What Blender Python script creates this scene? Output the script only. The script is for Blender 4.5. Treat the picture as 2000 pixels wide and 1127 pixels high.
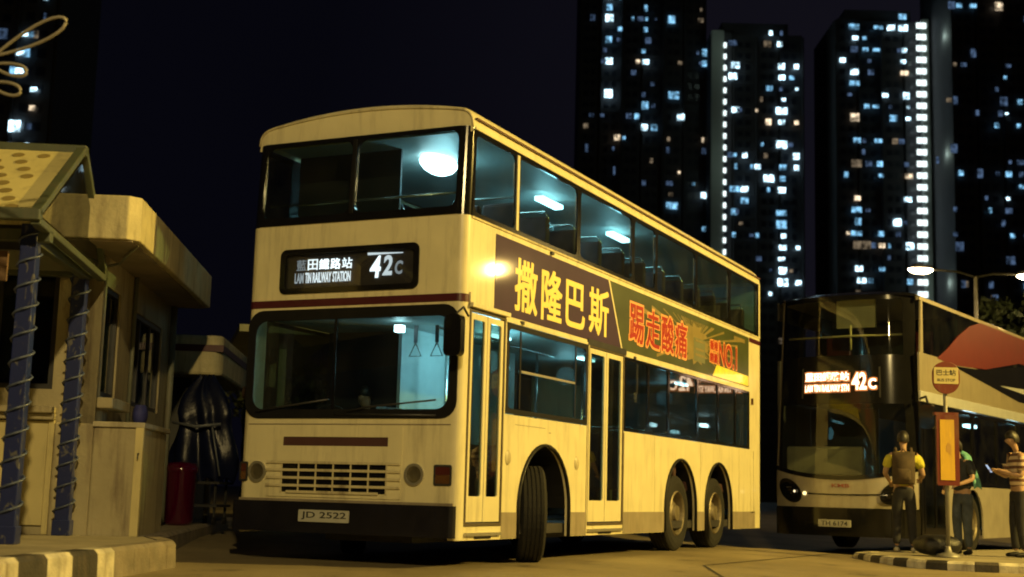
import bpy, bmesh, math, random
from mathutils import Vector, Matrix
from mathutils.geometry import tessellate_polygon
random.seed(7)
PI=math.pi; RAD=math.radians
S=bpy.context.scene
COL=S.collection
for o in list(bpy.data.objects): bpy.data.objects.remove(o)
# ------------------------------------------------------------------ camera
cam=bpy.data.cameras.new('camera'); camo=bpy.data.objects.new('camera',cam); COL.objects.link(camo)
CP=Vector((-11.34497,-5.931072,0.714791)); yaw,pit,rol=RAD(25.5872258),RAD(8.50137781),RAD(1.53462827)
F=Vector((math.cos(pit)*math.cos(yaw),math.cos(pit)*math.sin(yaw),math.sin(pit)))
Rr=Vector((math.sin(yaw),-math.cos(yaw),0)); U=Rr.cross(F)
R2=Rr*math.cos(rol)+U*math.sin(rol); U2=-Rr*math.sin(rol)+U*math.cos(rol)
M=Matrix((R2,U2,-F)).transposed().to_4x4(); M.translation=CP
camo.matrix_world=M
cam.sensor_width=36; cam.lens=2666.468*36/2000; cam.clip_start=.05; cam.clip_end=3000
cam.dof.use_dof=True; cam.dof.focus_distance=15.5; cam.dof.aperture_fstop=1.7
S.camera=camo
# ------------------------------------------------------------------ night sky
W=bpy.data.worlds.new('World'); S.world=W; W.use_nodes=True
nt=W.node_tree; nt.nodes.clear()
wo=nt.nodes.new('ShaderNodeOutputWorld'); bg=nt.nodes.new('ShaderNodeBackground')
tc=nt.nodes.new('ShaderNodeTexCoord'); dp=nt.nodes.new('ShaderNodeVectorMath'); dp.operation='DOT_PRODUCT'
dp.inputs[1].default_value=(.985,-.05,.16)     # city glow low over the estate
cr=nt.nodes.new('ShaderNodeValToRGB'); cr.color_ramp.elements[0].position=.80; cr.color_ramp.elements[0].color=(.0021,.0021,.0046,1)
cr.color_ramp.elements[1].position=1.0; cr.color_ramp.elements[1].color=(.0075,.0068,.0115,1)
nz=nt.nodes.new('ShaderNodeTexNoise'); nz.inputs['Scale'].default_value=3
mx=nt.nodes.new('ShaderNodeMix'); mx.data_type='RGBA'; mx.blend_type='MULTIPLY'; mx.inputs[0].default_value=.35
nt.links.new(tc.outputs['Generated'],dp.inputs[0]); nt.links.new(dp.outputs['Value'],cr.inputs['Fac'])
nt.links.new(tc.outputs['Generated'],nz.inputs['Vector'])
nt.links.new(cr.outputs['Color'],mx.inputs[6]); nt.links.new(nz.outputs['Fac'],mx.inputs[7])
nt.links.new(mx.outputs[2],bg.inputs['Color']); bg.inputs['Strength'].default_value=1
nt.links.new(bg.outputs[0],wo.inputs['Surface'])
S.view_settings.view_transform='Standard'; S.view_settings.look='None'; S.view_settings.exposure=0; S.view_settings.gamma=1
S.render.engine='CYCLES'; S.cycles.use_denoising=True; S.cycles.max_bounces=6; S.cycles.transparent_max_bounces=16
S.cycles.filter_width=1.9; S.cycles.sample_clamp_indirect=6; S.cycles.use_light_tree=True
SOD=(1,.69,.20)
# ------------------------------------------------------------------ materials
def new_mat(name):
    m=bpy.data.materials.new(name); m.use_nodes=True; return m,m.node_tree,m.node_tree.nodes['Principled BSDF']
def P(name,c,rough=.5,metal=0,var=.12,scale=4,bump=0,coat=0,dirt=0,spec=.5):
    m,n,b=new_mat(name)
    b.inputs['Roughness'].default_value=rough; b.inputs['Metallic'].default_value=metal
    b.inputs['Coat Weight'].default_value=coat; b.inputs['Coat Roughness'].default_value=.06; b.inputs['Specular IOR Level'].default_value=spec
    t=n.nodes.new('ShaderNodeTexCoord'); z=n.nodes.new('ShaderNodeTexNoise'); z.inputs['Scale'].default_value=scale; z.inputs['Detail'].default_value=6
    n.links.new(t.outputs['Object'],z.inputs['Vector'])
    r=n.nodes.new('ShaderNodeValToRGB'); r.color_ramp.elements[0].position=.3; r.color_ramp.elements[1].position=.7
    a=[max(0,x*(1-var)) for x in c]; d=[min(1,x*(1+var)) for x in c]
    r.color_ramp.elements[0].color=(*a,1); r.color_ramp.elements[1].color=(*d,1)
    n.links.new(z.outputs['Fac'],r.inputs['Fac']); col=r.outputs['Color']
    if dirt:
        # vertical grime streaks and soiled patches with their own shape
        mp=n.nodes.new('ShaderNodeMapping'); mp.inputs['Scale'].default_value=(5,5,.7)
        n.links.new(t.outputs['Object'],mp.inputs['Vector'])
        z2=n.nodes.new('ShaderNodeTexNoise'); z2.inputs['Scale'].default_value=1.6; z2.inputs['Detail'].default_value=8; z2.inputs['Roughness'].default_value=.65
        n.links.new(mp.outputs[0],z2.inputs['Vector'])
        r2=n.nodes.new('ShaderNodeValToRGB'); r2.color_ramp.elements[0].position=.50; r2.color_ramp.elements[1].position=.72
        r2.color_ramp.elements[0].color=(0,0,0,1); r2.color_ramp.elements[1].color=(dirt,dirt,dirt,1)
        n.links.new(z2.outputs['Fac'],r2.inputs['Fac'])
        x=n.nodes.new('ShaderNodeMix'); x.data_type='RGBA'; n.links.new(r2.outputs['Color'],x.inputs[0]); n.links.new(col,x.inputs[6])
        x.inputs[7].default_value=(.16,.12,.08,1); col=x.outputs[2]
    n.links.new(col,b.inputs['Base Color'])
    if bump:
        bp=n.nodes.new('ShaderNodeBump'); bp.inputs['Strength'].default_value=bump; bp.inputs['Distance'].default_value=.02
        z3=n.nodes.new('ShaderNodeTexNoise'); z3.inputs['Scale'].default_value=scale*9; z3.inputs['Detail'].default_value=5
        n.links.new(t.outputs['Object'],z3.inputs['Vector']); n.links.new(z3.outputs['Fac'],bp.inputs['Height']); n.links.new(bp.outputs[0],b.inputs['Normal'])
    return m
def E(name,c,s):
    m=bpy.data.materials.new(name); m.use_nodes=True; n=m.node_tree; n.nodes.clear()
    o=n.nodes.new('ShaderNodeOutputMaterial'); e=n.nodes.new('ShaderNodeEmission'); e.inputs[0].default_value=(*c,1); e.inputs[1].default_value=s
    n.links.new(e.outputs[0],o.inputs[0]); return m
def EV(name,c,s,scale=.8):   # lit room behind a window: uneven
    m=E(name,c,s); n=m.node_tree; e=[x for x in n.nodes if x.type=='EMISSION'][0]
    t=n.nodes.new('ShaderNodeTexCoord'); g=n.nodes.new('ShaderNodeNewGeometry'); z=n.nodes.new('ShaderNodeTexNoise'); z.inputs['Scale'].default_value=scale; z.inputs['Detail'].default_value=2
    n.links.new(g.outputs['Position'],z.inputs['Vector'])
    r=n.nodes.new('ShaderNodeMapRange'); r.inputs[1].default_value=.35; r.inputs[2].default_value=.68; r.inputs[3].default_value=.12*s; r.inputs[4].default_value=1.7*s
    n.links.new(z.outputs['Fac'],r.inputs[0]); n.links.new(r.outputs[0],e.inputs[1]); return m
def G(name,tint,gloss=1.0,rough=.02,ior=1.5):
    m=bpy.data.materials.new(name); m.use_nodes=True; n=m.node_tree; n.nodes.clear()
    o=n.nodes.new('ShaderNodeOutputMaterial'); t=n.nodes.new('ShaderNodeBsdfTransparent'); t.inputs[0].default_value=(*tint,1)
    g=n.nodes.new('ShaderNodeBsdfGlossy'); g.inputs['Roughness'].default_value=rough; g.inputs[0].default_value=(gloss,gloss,gloss,1)
    lw=n.nodes.new('ShaderNodeLayerWeight'); lw.inputs[0].default_value=.5
    pw=n.nodes.new('ShaderNodeMath'); pw.operation='POWER'; pw.inputs[1].default_value=5; n.links.new(lw.outputs['Facing'],pw.inputs[0])
    r0=((ior-1)/(ior+1))**2; f=n.nodes.new('ShaderNodeMath'); f.operation='MULTIPLY_ADD'; f.inputs[1].default_value=.9; f.inputs[2].default_value=r0; n.links.new(pw.outputs[0],f.inputs[0]); x=n.nodes.new('ShaderNodeMixShader')
    # thin film of road grime catches some light
    d=n.nodes.new('ShaderNodeBsdfDiffuse'); d.inputs[0].default_value=(.32,.3,.26,1); x2=n.nodes.new('ShaderNodeMixShader')
    tcn=n.nodes.new('ShaderNodeTexCoord'); z=n.nodes.new('ShaderNodeTexNoise'); z.inputs['Scale'].default_value=2.2; z.inputs['Detail'].default_value=5
    mr=n.nodes.new('ShaderNodeMapRange'); mr.inputs[1].default_value=.35; mr.inputs[2].default_value=.75; mr.inputs[3].default_value=.003; mr.inputs[4].default_value=.022
    n.links.new(tcn.outputs['Object'],z.inputs['Vector']); n.links.new(z.outputs['Fac'],mr.inputs[0])
    n.links.new(f.outputs[0],x.inputs[0]); n.links.new(t.outputs[0],x.inputs[1]); n.links.new(g.outputs[0],x.inputs[2])
    n.links.new(mr.outputs[0],x2.inputs[0]); n.links.new(x.outputs[0],x2.inputs[1]); n.links.new(d.outputs[0],x2.inputs[2])
    n.links.new(x2.outputs[0],o.inputs[0]); return m
cream=P('cream_paint',(.70,.64,.41),.38,0,.06,3,.035,.35,.36)
creamD=P('cream_paint_soiled',(.58,.52,.33),.5,0,.1,3,0,.1,.8)
skirtm=P('grey_skirt_paint',(.27,.23,.17),.5,0,.15,4,0,.1,.6)
black=P('black_rubber',(.010,.010,.011),.45,0,.2,5,0,.05,0,.2)
gblack=P('gloss_black',(.007,.007,.008),.14,0,.2,5,0,.25,0,.3)
bumperm=P('dark_bumper',(.007,.007,.013),.4,0,.3,5,.1,.1,.02,.25)
maroon=P('maroon_stripe',(.065,.010,.018),.4,0,.1,4,0,.3)
tyre=P('tyre_rubber',(.008,.0075,.0075),.85,0,.3,6,.3)
rimm=P('wheel_metal',(.20,.17,.12),.5,.5,.3,7,.2,0,.7)
alu=P('aluminium_trim',(.52,.50,.44),.35,.8,.08,6)
dkm=P('dark_metal',(.05,.05,.055),.45,.6,.2,6)
purple=P('purple_vinyl',(.045,.022,.060),.42,0,.15,3,0,.22,0,.25)
adgreen=P('green_vinyl',(.060,.072,.028),.40,0,.25,1.5,0,.25,0,.25)
adyel=P('yellow_vinyl',(.86,.70,.22),.4,0,.05,4,0,.2)
adray=P('pale_ray_vinyl',(.26,.20,.07),.3,0,.2,4,0,.5)
adred=P('red_vinyl',(.34,.02,.012),.4,0,.1,4,0,.2,0,.25)
ador=P('orange_vinyl',(.85,.38,.14),.35,0,.06,4,0,.3)
adgry=P('grey_green_vinyl',(.16,.17,.09),.35,0,.15,6,0,.3)
seatm=P('seat_fabric',(.06,.025,.025),.8,0,.4,9)
intw=P('interior_panel',(.42,.50,.50),.55,0,.08,3)
intc=P('interior_ceiling',(.34,.40,.40),.5,0,.06,3)
intd=P('interior_dark',(.03,.028,.03),.6,0,.2,3)
floorm=P('interior_floor',(.05,.05,.05),.7,0,.2,5)
steel=P('grab_rail_steel',(.6,.6,.58),.25,.9,.05,6)
glass=G('bus_glass',(.62,.74,.74)); glassd=G('bus_glass_dark',(.46,.55,.56),1,.02,1.36); glassf=G('front_glass',(.62,.70,.70))
doorg=G('door_glass',(.35,.42,.38))
lensm=G('lamp_lens',(.5,.48,.42),1,.15)
orange_lens=P('amber_lens',(.10,.045,.015),.2,0,.1,8,0,.6)
red_lens=P('red_lens',(.07,.015,.012),.2,0,.1,8,0,.6)
platem=P('plate_white',(.42,.42,.38),.45,0,.08,8); inkm=P('plate_ink',(.02,.02,.02),.5)
tube_e=E('cabin_tube',(.50,.93,1.0),9); tube_b=E('cabin_tube_bright',(.62,.95,1.0),16)
def dest(s): return E('blind_backlight',(.80,.96,1.0),s)
led=E('led_orange_white',(1,.66,.42),4.2); ledo=E('led_painted_bloom',(1,.33,.08),.9)
# ------------------------------------------------------------------ mesh builder
class MB:
    def __init__(s): s.v=[]; s.f=[]; s.m=[]; s.mats=[]
    def mi(s,m):
        if m not in s.mats: s.mats.append(m)
        return s.mats.index(m)
    def add(s,vs,fs,m=None):
        b=len(s.v); s.v+= [tuple(v) for v in vs]; i=s.mi(m)
        for f in fs: s.f.append([b+k for k in f]); s.m.append(i)
        return s
    def box(s,x0,x1,y0,y1,z0,z1,m=None):
        return s.add([(x0,y0,z0),(x1,y0,z0),(x1,y1,z0),(x0,y1,z0),(x0,y0,z1),(x1,y0,z1),(x1,y1,z1),(x0,y1,z1)],
          [(3,2,1,0),(4,5,6,7),(0,1,5,4),(1,2,6,5),(2,3,7,6),(3,0,4,7)],m)
    def plate(s,outer,holes,d0,d1,mp,m=None):
        loops=[outer]+list(holes); flat=[p for l in loops for p in l]
        tri=tessellate_polygon([[Vector((a,b,0)) for a,b in l] for l in loops])
        n=len(flat); vs=[mp(a,b,d0) for a,b in flat]+[mp(a,b,d1) for a,b in flat]
        fs=[t for t in tri]+[tuple(n+i for i in reversed(t)) for t in tri]; k=0
        for l in loops:
            q=len(l)
            for i in range(q):
                j=(i+1)%q; fs.append((k+i,k+j,n+k+j,n+k+i))
            k+=q
        return s.add(vs,fs,m)
    def tube(s,path,r,n=8,m=None,cap=True,r2=None):
        path=[Vector(p) for p in path]; vs=[]; fs=[]; L=len(path)
        up=None
        for i,p in enumerate(path):
            t=(path[min(i+1,L-1)]-path[max(i-1,0)]).normalized()
            if up is None: up=Vector((0,0,1)) if abs(t.z)<.9 else Vector((1,0,0))
            a=t.cross(up)
            if a.length<1e-4: a=t.cross(Vector((0,1,0)))
            a.normalize(); b=a.cross(t).normalized(); rr=r if r2 is None else r+(r2-r)*i/(L-1)
            for k in range(n):
                q=2*PI*k/n; vs.append(p+a*math.cos(q)*rr+b*math.sin(q)*rr)
        for i in range(L-1):
            for k in range(n): fs.append((i*n+k,i*n+(k+1)%n,(i+1)*n+(k+1)%n,(i+1)*n+k))
        if cap: fs.append(tuple(range(n))); fs.append(tuple((L-1)*n+k for k in range(n)))
        return s.add(vs,fs,m)
    def lathe(s,prof,mp,n=32,m=None):   # prof: (radius, along)
        vs=[];fs=[];L=len(prof)
        for r,h in prof:
            for k in range(n):
                q=2*PI*k/n; vs.append(mp(r*math.cos(q),r*math.sin(q),h))
        for i in range(L-1):
            for k in range(n): fs.append((i*n+k,i*n+(k+1)%n,(i+1)*n+(k+1)%n,(i+1)*n+k))
        return s.add(vs,fs,m)
    def grid(s,fn,nu,nv,m=None,thick=None):
        vs=[fn(i/nu,j/nv) for j in range(nv+1) for i in range(nu+1)]
        fs=[(j*(nu+1)+i,j*(nu+1)+i+1,(j+1)*(nu+1)+i+1,(j+1)*(nu+1)+i) for j in range(nv) for i in range(nu)]
        return s.add(vs,fs,m)
    def build(s,name,m=None,parent=None,bevel=0,smooth=False,seg=2,angle=35,solid=0):
        me=bpy.data.meshes.new(name); me.from_pydata(s.v,[],s.f)
        s.mats=[x or m for x in s.mats]
        for x in s.mats: me.materials.append(x)
        if len(s.mats)>1:
            for p,i in zip(me.polygons,s.m): p.material_index=i
        bm=bmesh.new(); bm.from_mesh(me); bmesh.ops.recalc_face_normals(bm,faces=bm.faces); bm.to_mesh(me); bm.free()
        o=bpy.data.objects.new(name,me); COL.objects.link(o)
        if parent: o.parent=parent
        if solid:
            q=o.modifiers.new('solid','SOLIDIFY'); q.thickness=solid; q.offset=0
        if bevel:
            q=o.modifiers.new('bevel','BEVEL'); q.width=bevel; q.segments=seg; q.limit_method='ANGLE'; q.angle_limit=RAD(angle)
        if smooth:
            for p in me.polygons: p.use_smooth=True
        return o
def tag(o,label=None,cat=None,group=None,kind=None):
    if label: o['label']=label
    if cat: o['category']=cat
    if group: o['group']=group
    if kind: o['kind']=kind
    return o
def empty(name,loc,rz,label,cat,group=None):
    o=bpy.data.objects.new(name,None); COL.objects.link(o); o.location=loc; o.rotation_euler=(0,0,rz); o.empty_display_size=.3
    return tag(o,label,cat,group)
def copy_tree(o,parent=None):
    c=o.copy(); COL.objects.link(c); c.parent=parent
    for ch in list(o.children): copy_tree(ch,c)
    return c
def rr(x0,x1,y0,y1,r,n=5,rs=None):
    rs=rs or (r,r,r,r); out=[]
    for (cx,cy,a0),q in zip((((x1),(y1),0),((x0),(y1),90),((x0),(y0),180),((x1),(y0),270)),rs):
        sx=-1 if cx==x1 else 1; sy=-1 if cy==y1 else 1
        ox=cx+sx*q; oy=cy+sy*q
        for k in range(n+1):
            a=RAD(a0+90*k/n); out.append((ox+q*math.cos(a),oy+q*math.sin(a)))
    return out
def text_data(s,offset=0.0,ext=.002,res=3):
    cu=bpy.data.curves.new('txt','FONT'); cu.body=s; cu.size=1; cu.offset=offset; cu.extrude=ext; cu.resolution_u=res
    o=bpy.data.objects.new('txt',cu); COL.objects.link(o); bpy.context.view_layer.update()
    dg=bpy.context.evaluated_depsgraph_get(); me=o.evaluated_get(dg).to_mesh()
    v=[tuple(x.co) for x in me.vertices]; f=[tuple(p.vertices) for p in me.polygons]
    o.evaluated_get(dg).to_mesh_clear(); bpy.data.objects.remove(o); bpy.data.curves.remove(cu); return v,f
def put_text(mb,s,x0,x1,y0,y1,mp,offset=0.0,depth=(0,.004),m=None,shear=0):
    """fits the string's outline into the rectangle, mapped by mp(a,b,c)"""
    v,f=text_data(s,offset)
    if not v: return
    a0=min(p[0] for p in v);a1=max(p[0] for p in v);b0=min(p[1] for p in v);b1=max(p[1] for p in v)
    vs=[]
    for p in v:
        a=(p[0]-a0)/(a1-a0); b=(p[1]-b0)/(b1-b0)
        vs.append(mp(x0+(x1-x0)*a+shear*b,y0+(y1-y0)*b,depth[1] if p[2]>0 else depth[0]))
    mb.add(vs,f,m)
def put_bold(mb,s,x0,x1,y0,y1,mp,w,base,m=None):
    # heavier strokes: the same outline laid down nine times, each a hair in front of the last
    k=0
    for dx in (-w,0,w):
        for dy in (-w*.8,0,w*.8):
            d=base-.0001-.00013*k; k+=1
            put_text(mb,s,x0+w+dx,x1-w+dx,y0+w*.8+dy,y1-w*.8+dy,mp,0,(d+.0001,d),m)
def gz(x,y):
    z=0
    if y>2.5: z+=min((y-2.5)*.05,.09)
    if y<-.6: z-=min((-.6-y)*.035,.09)
    if x>8.8: z-=.14*min((x-8.8)/3,1)**1.0*(1 if y<0 else max(0,1-y/3))
    return z
# ------------------------------------------------------------------ street lights that light the place
lamp_on=E('sodium_lamp_glow',(1,.62,.20),60)
lamp_far=E('sodium_lamp_far',(1,.74,.42),30)
grey_post=P('galvanised_post',(.22,.21,.19),.5,.4,.15,4,.1)
arm_shade=P('arm_painted_shade',(.02,.02,.02),.8,0,.2,6,0,0,0,.1)  # post colour darkened to near black, painted shade that hides the lamplit arms
def street_lamp(x,y,h,ang,label,power=0,twin=False,arm=1.6,mat=None,size=.22,col=SOD):
    g=gz(x,y); t=empty('street_lamp',(x,y,g),ang,label,'street lamp','street lamps around the terminus')
    MB().tube([(0,0,0),(0,0,.5)],.13,12).tube([(0,0,.5),(0,0,h)],.085,12,r2=.05).build('post',grey_post,t,smooth=True)
    for sgn in ((1,-1) if twin else (1,)):
        MB().tube([(0,0,h-.02),(sgn*arm*.35,0,h+.12),(sgn*arm,0,h+.16)],.035,8).build('arm',arm_shade if twin else grey_post,t,smooth=True)
        hd=MB(); hd.add(*[ [(sgn*(arm+a)-0,b,h+.16+c) for a,b,c in ((-.25,-.12,-.02),(.4,-.16,-.02),(.4,.16,-.02),(-.25,.12,-.02),(-.25,-.08,.1),(.3,-.1,.13),(.3,.1,.13),(-.25,.08,.1))],
             [(0,1,2,3),(4,7,6,5),(0,4,5,1),(1,5,6,2),(2,6,7,3),(3,7,4,0)]])
        hdo=hd.build('lamp_head',arm_shade if twin else grey_post,t,bevel=.02)
        ln=MB(); n=12
        ln.grid(lambda u,v:(sgn*(arm+.1)+size*1.25*math.sin(PI/2*v)*math.cos(2*PI*u),size*.8*math.sin(PI/2*v)*math.sin(2*PI*u),h+.135-size*.45*math.cos(PI/2*v)),16,5)
        ln.build('lamp_bowl',mat or lamp_on,hdo,smooth=True)
        if power:
            l=bpy.data.lights.new('lamp_light','POINT'); l.energy=power; l.color=col; l.shadow_soft_size=.18
            lo=bpy.data.objects.new('lamp_light',l); COL.objects.link(lo); lo.parent=t; lo.location=(sgn*(arm+.1),0,h-.12)
    return t
street_lamp(-14.2,-9.8,9,RAD(80),'tall sodium street lamp behind the viewer lighting the fronts of the buses',5600,col=(1,.74,.29))
street_lamp(7.2,-16.2,9.5,RAD(92),'tall sodium street lamp across the road lighting the side of the bus',19000,col=(1,.69,.15))
street_lamp(30,-16.2,8.6,RAD(90),'sodium street lamp farther down the road past the side of the bus',1500)
street_lamp(46,-16.4,8.6,RAD(90),'distant sodium street lamp in the row along the road',0)
street_lamp(60,-16.4,8.6,RAD(90),'farthest sodium street lamp in the row along the road',0)
street_lamp(32.0,-.90,7.78,RAD(126),'twin armed street lamp glowing behind the roof of the second bus',70,True,1.70,lamp_far,.32)
# ------------------------------------------------------------------ ground
road=P('terminus_road',(.235,.19,.11),.62,0,.22,.55,.35,0,.35)
def road_mat():
    m,n,b=new_mat('terminus_road'); b.inputs['Roughness'].default_value=.6
    t=n.nodes.new('ShaderNodeTexCoord'); mk=lambda s,d,r:(lambda z:(setattr(z.inputs['Scale'],'default_value',s),setattr(z.inputs['Detail'],'default_value',d),setattr(z.inputs['Roughness'],'default_value',r),n.links.new(t.outputs['Object'],z.inputs['Vector']),z)[-1])(n.nodes.new('ShaderNodeTexNoise'))
    a=mk(.45,8,.6); g_=mk(60,3,.7); s=mk(1.3,7,.7); v=n.nodes.new('ShaderNodeTexVoronoi'); v.inputs['Scale'].default_value=.75; n.links.new(t.outputs['Object'],v.inputs['Vector'])
    r=n.nodes.new('ShaderNodeValToRGB'); r.color_ramp.elements[0].position=.32; r.color_ramp.elements[0].color=(.15,.12,.07,1); r.color_ramp.elements[1].position=.68; r.color_ramp.elements[1].color=(.30,.245,.145,1); n.links.new(a.outputs['Fac'],r.inputs[0])
    x=n.nodes.new('ShaderNodeMix'); x.data_type='RGBA'; x.blend_type='MULTIPLY'; x.inputs[0].default_value=.55; n.links.new(r.outputs[0],x.inputs[6])
    r2=n.nodes.new('ShaderNodeValToRGB'); r2.color_ramp.elements[0].position=.3; r2.color_ramp.elements[0].color=(.35,.35,.35,1); r2.color_ramp.elements[1].position=.65; r2.color_ramp.elements[1].color=(1.2,1.2,1.2,1); n.links.new(g_.outputs['Fac'],r2.inputs[0]); n.links.new(r2.outputs[0],x.inputs[7])
    # oil stains
    r3=n.nodes.new('ShaderNodeValToRGB'); r3.color_ramp.elements[0].position=.56; r3.color_ramp.elements[0].color=(0,0,0,1); r3.color_ramp.elements[1].position=.66; r3.color_ramp.elements[1].color=(.75,.75,.75,1); n.links.new(s.outputs['Fac'],r3.inputs[0])
    y=n.nodes.new('ShaderNodeMix'); y.data_type='RGBA'; n.links.new(r3.outputs[0],y.inputs[0]); n.links.new(x.outputs[2],y.inputs[6]); y.inputs[7].default_value=(.07,.055,.035,1)
    n.links.new(y.outputs[2],b.inputs['Base Color'])
    bp=n.nodes.new('ShaderNodeBump'); bp.inputs['Strength'].default_value=.5; bp.inputs['Distance'].default_value=.01; n.links.new(g_.outputs['Fac'],bp.inputs['Height']); n.links.new(bp.outputs[0],b.inputs['Normal']); return m
road=road_mat()
joint=P('road_joint',(.035,.03,.025),.8,0,.2,6)
pave=P('pavement_concrete',(.26,.23,.17),.75,0,.25,1.3,.35,0,.5)
kerbw=P('kerb_white_paint',(.50,.46,.36),.7,0,.35,5,.4,0,.95)
kerbk=P('kerb_black_paint',(.035,.03,.025),.7,0,.5,5,.4,0,.5)
kerbc=P('kerb_bare_concrete',(.20,.17,.13),.8,0,.3,5,.4,0,.5)
g=MB(); xs=[-60,-30,-16]+[-14+i*.5 for i in range(66)]+[22,30,45,80,150,300,700]; ys=[-400,-120,-50,-25,-14]+[-12+i*.5 for i in range(50)]+[16,25,60,150,500]
g.add([(x,y,gz(x,y)) for y in ys for x in xs],[(j*len(xs)+i,j*len(xs)+i+1,(j+1)*len(xs)+i+1,(j+1)*len(xs)+i) for j in range(len(ys)-1) for i in range(len(xs)-1)])
tag(g.build('road',road,smooth=True),kind='structure')
def strip(path,w,dz):
    mb=MB()
    for (x0,y0),(x1,y1) in zip(path,path[1:]):
        n=max(2,int(math.hypot(x1-x0,y1-y0)/.5)); dx,dy=(x1-x0),(y1-y0); L=math.hypot(dx,dy); px,py=-dy/L*w/2,dx/L*w/2
        vs=[];fs=[]
        for i in range(n+1):
            t=i/n; x=x0+dx*t; y=y0+dy*t
            vs+=[(x+px,y+py,gz(x,y)+dz),(x-px,y-py,gz(x,y)+dz)]
        for i in range(n): fs.append((2*i,2*i+1,2*i+3,2*i+2))
        mb.add(vs,fs)
    return mb
tag(strip([(-1.2,-3.3),(3.4,-1.3),(9.5,-1.6)],.03,.006).build('road_joint',joint),kind='structure')
tag(strip([(-3.3,-1.2),(1.6,-3.9)],.03,.006).build('road_joint',joint),kind='structure')
tag(strip([(-6,0.2),(-1.2,-3.3),(3,-6)],.03,.006).build('road_joint',joint),kind='structure')
# islands
def island(name,top,outline,kerbpath,stones,paint):
    mb=MB(); n=len(outline); zt=top
    mb.add([(x,y,zt) for x,y in outline]+[(x,y,-.4) for x,y in outline],[tuple(range(n))]+[(i,(i+1)%n,n+(i+1)%n,n+i) for i in range(n)])
    tag(mb.build(name,pave),kind='structure')
    mb=MB(); pts=[Vector(p).to_3d() for p in kerbpath]; seg=[(pts[i+1]-pts[i]).length for i in range(len(pts)-1)]; tot=sum(seg)
    def at(d):
        d=max(0,min(tot,d))
        for i,s in enumerate(seg):
            if d<=s or i==len(seg)-1: return pts[i]+(pts[i+1]-pts[i])*min(1,d/s)
            d-=s
    k=0; d=0
    while d<tot-.02:
        L=stones*(1+.08*math.sin(k*3)); e=min(d+L,tot); sub=[d+(e-d)*q/3 for q in range(4)]; mm=paint(d,k)
        for a,b in zip(sub,sub[1:]):
            A=at(a);B=at(b); t=(B-A).normalized(); nrm=Vector((t.y,-t.x,0)); o0=nrm*.012; o1=-nrm*.15; o00=nrm*.03
            e0=.004 if a==d else 0
            A2=A+t*e0
            V=[A2+o00,B+o00,B+o1,A2+o1,A2+o0,B+o0,B+o1,A2+o1]
            vs=[(V[i].x,V[i].y,-.35) for i in range(4)]+[(V[i].x,V[i].y,zt-.025 if i<6 else zt+.006) for i in (4,5)]+[(V[i].x,V[i].y,zt+.006) for i in (6,7)]
            c0=A2-nrm*.018; c1=B-nrm*.018
            vs+=[(c0.x,c0.y,zt+.006),(c1.x,c1.y,zt+.006)]
            mb.add(vs,[(0,1,5,4),(4,5,9,8),(8,9,6,7),(2,3,7,6),(0,4,8,7,3),(1,2,6,9,5)],mm)
        d=e;k+=1
    tag(mb.build('kerb'),kind='structure')
def paintL(d,k):
    if d>3.55: return kerbc
    return kerbw if k%2==0 else kerbk
kp=[(-6.6,-.25),(-4.99,.54),(-4.63,.71),(-3.6,1.07),(-3.22,1.24),(-1.70,1.86),(3,5.0),(8,8.2)]
kp=kp[:6]+[(-1.58,1.98),(-1.0,2.62),(.3,3.45),(6,7.0)]
island('pavement',.22,[(-6.6,-.15),(-4.99,.64),(-4.63,.81),(-3.6,1.17),(-3.22,1.34),(-1.74,1.96),(-1.1,2.72),(.3,3.6),(6,7.1),(3,12),(-14,8)],kp,.42,paintL)
def paintR(d,k): return kerbk if k%2==0 else kerbw
iz=.02
kpR=[(12,-5.4),(8.6,-1.95),(8.05,-2.0),(7.65,-2.2),(7.3,-2.38),(6.98,-2.62),(6.72,-2.88),(6.5,-3.15),(6.40,-3.45),(6.38,-3.75),(6.43,-4.1),(6.55,-4.6),(6.9,-5.6),(8,-7.4)]
kpR=[(9.6,-2.35),(8.5,-2.0)]+kpR[2:]
island('traffic_island',iz,[(9.6,-2.5),(8.5,-2.12),(8.07,-2.1),(7.7,-2.3),(7.36,-2.47),(7.05,-2.7),(6.8,-2.95),(6.6,-3.2),(6.5,-3.48),(6.48,-3.75),(6.53,-4.1),(6.65,-4.6),(7,-5.6),(8.1,-7.3),(12,-8),(14,-4.3)],kpR,.30,paintR)
# ------------------------------------------------------------------ first bus
def sd(a,b,c): return (a,c,b)            # nearside plane (a=x, b=z, c inward)
def so(a,b,c): return (a,2.5-c,b)        # offside plane
def fr(a,b,c):                           # front plane (a=y, b=z, c inward) with the upper deck raked a little
    return (c+.05*max(0,b-3.34)/1.1,a,b)
def arch(cx,r,rz,zb,n=18):               # wheel-arch points left to right
    zc=.56; out=[(cx-r,zb)]
    for k in range(n+1):
        a=PI-PI*k/n; out.append((cx+r*math.cos(a),zc+rz*math.sin(a)))
    out.append((cx+r,zb)); return out
B1=empty('double_decker_bus',(0,0,0),0,'cream double decker bus with a purple and green side advertisement, route 42C blind','bus')
def side_panel(x0,x1,z0,z1,arches=(),mp=sd,off=0,th=.05):
    pts=[(x0,z0)]
    for cx in arches: pts+=arch(cx,.655,.655,z0)
    pts+=[(x1,z0),(x1,z1),(x0,z1)]
    return pts
body=MB()
ZS=.26
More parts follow.
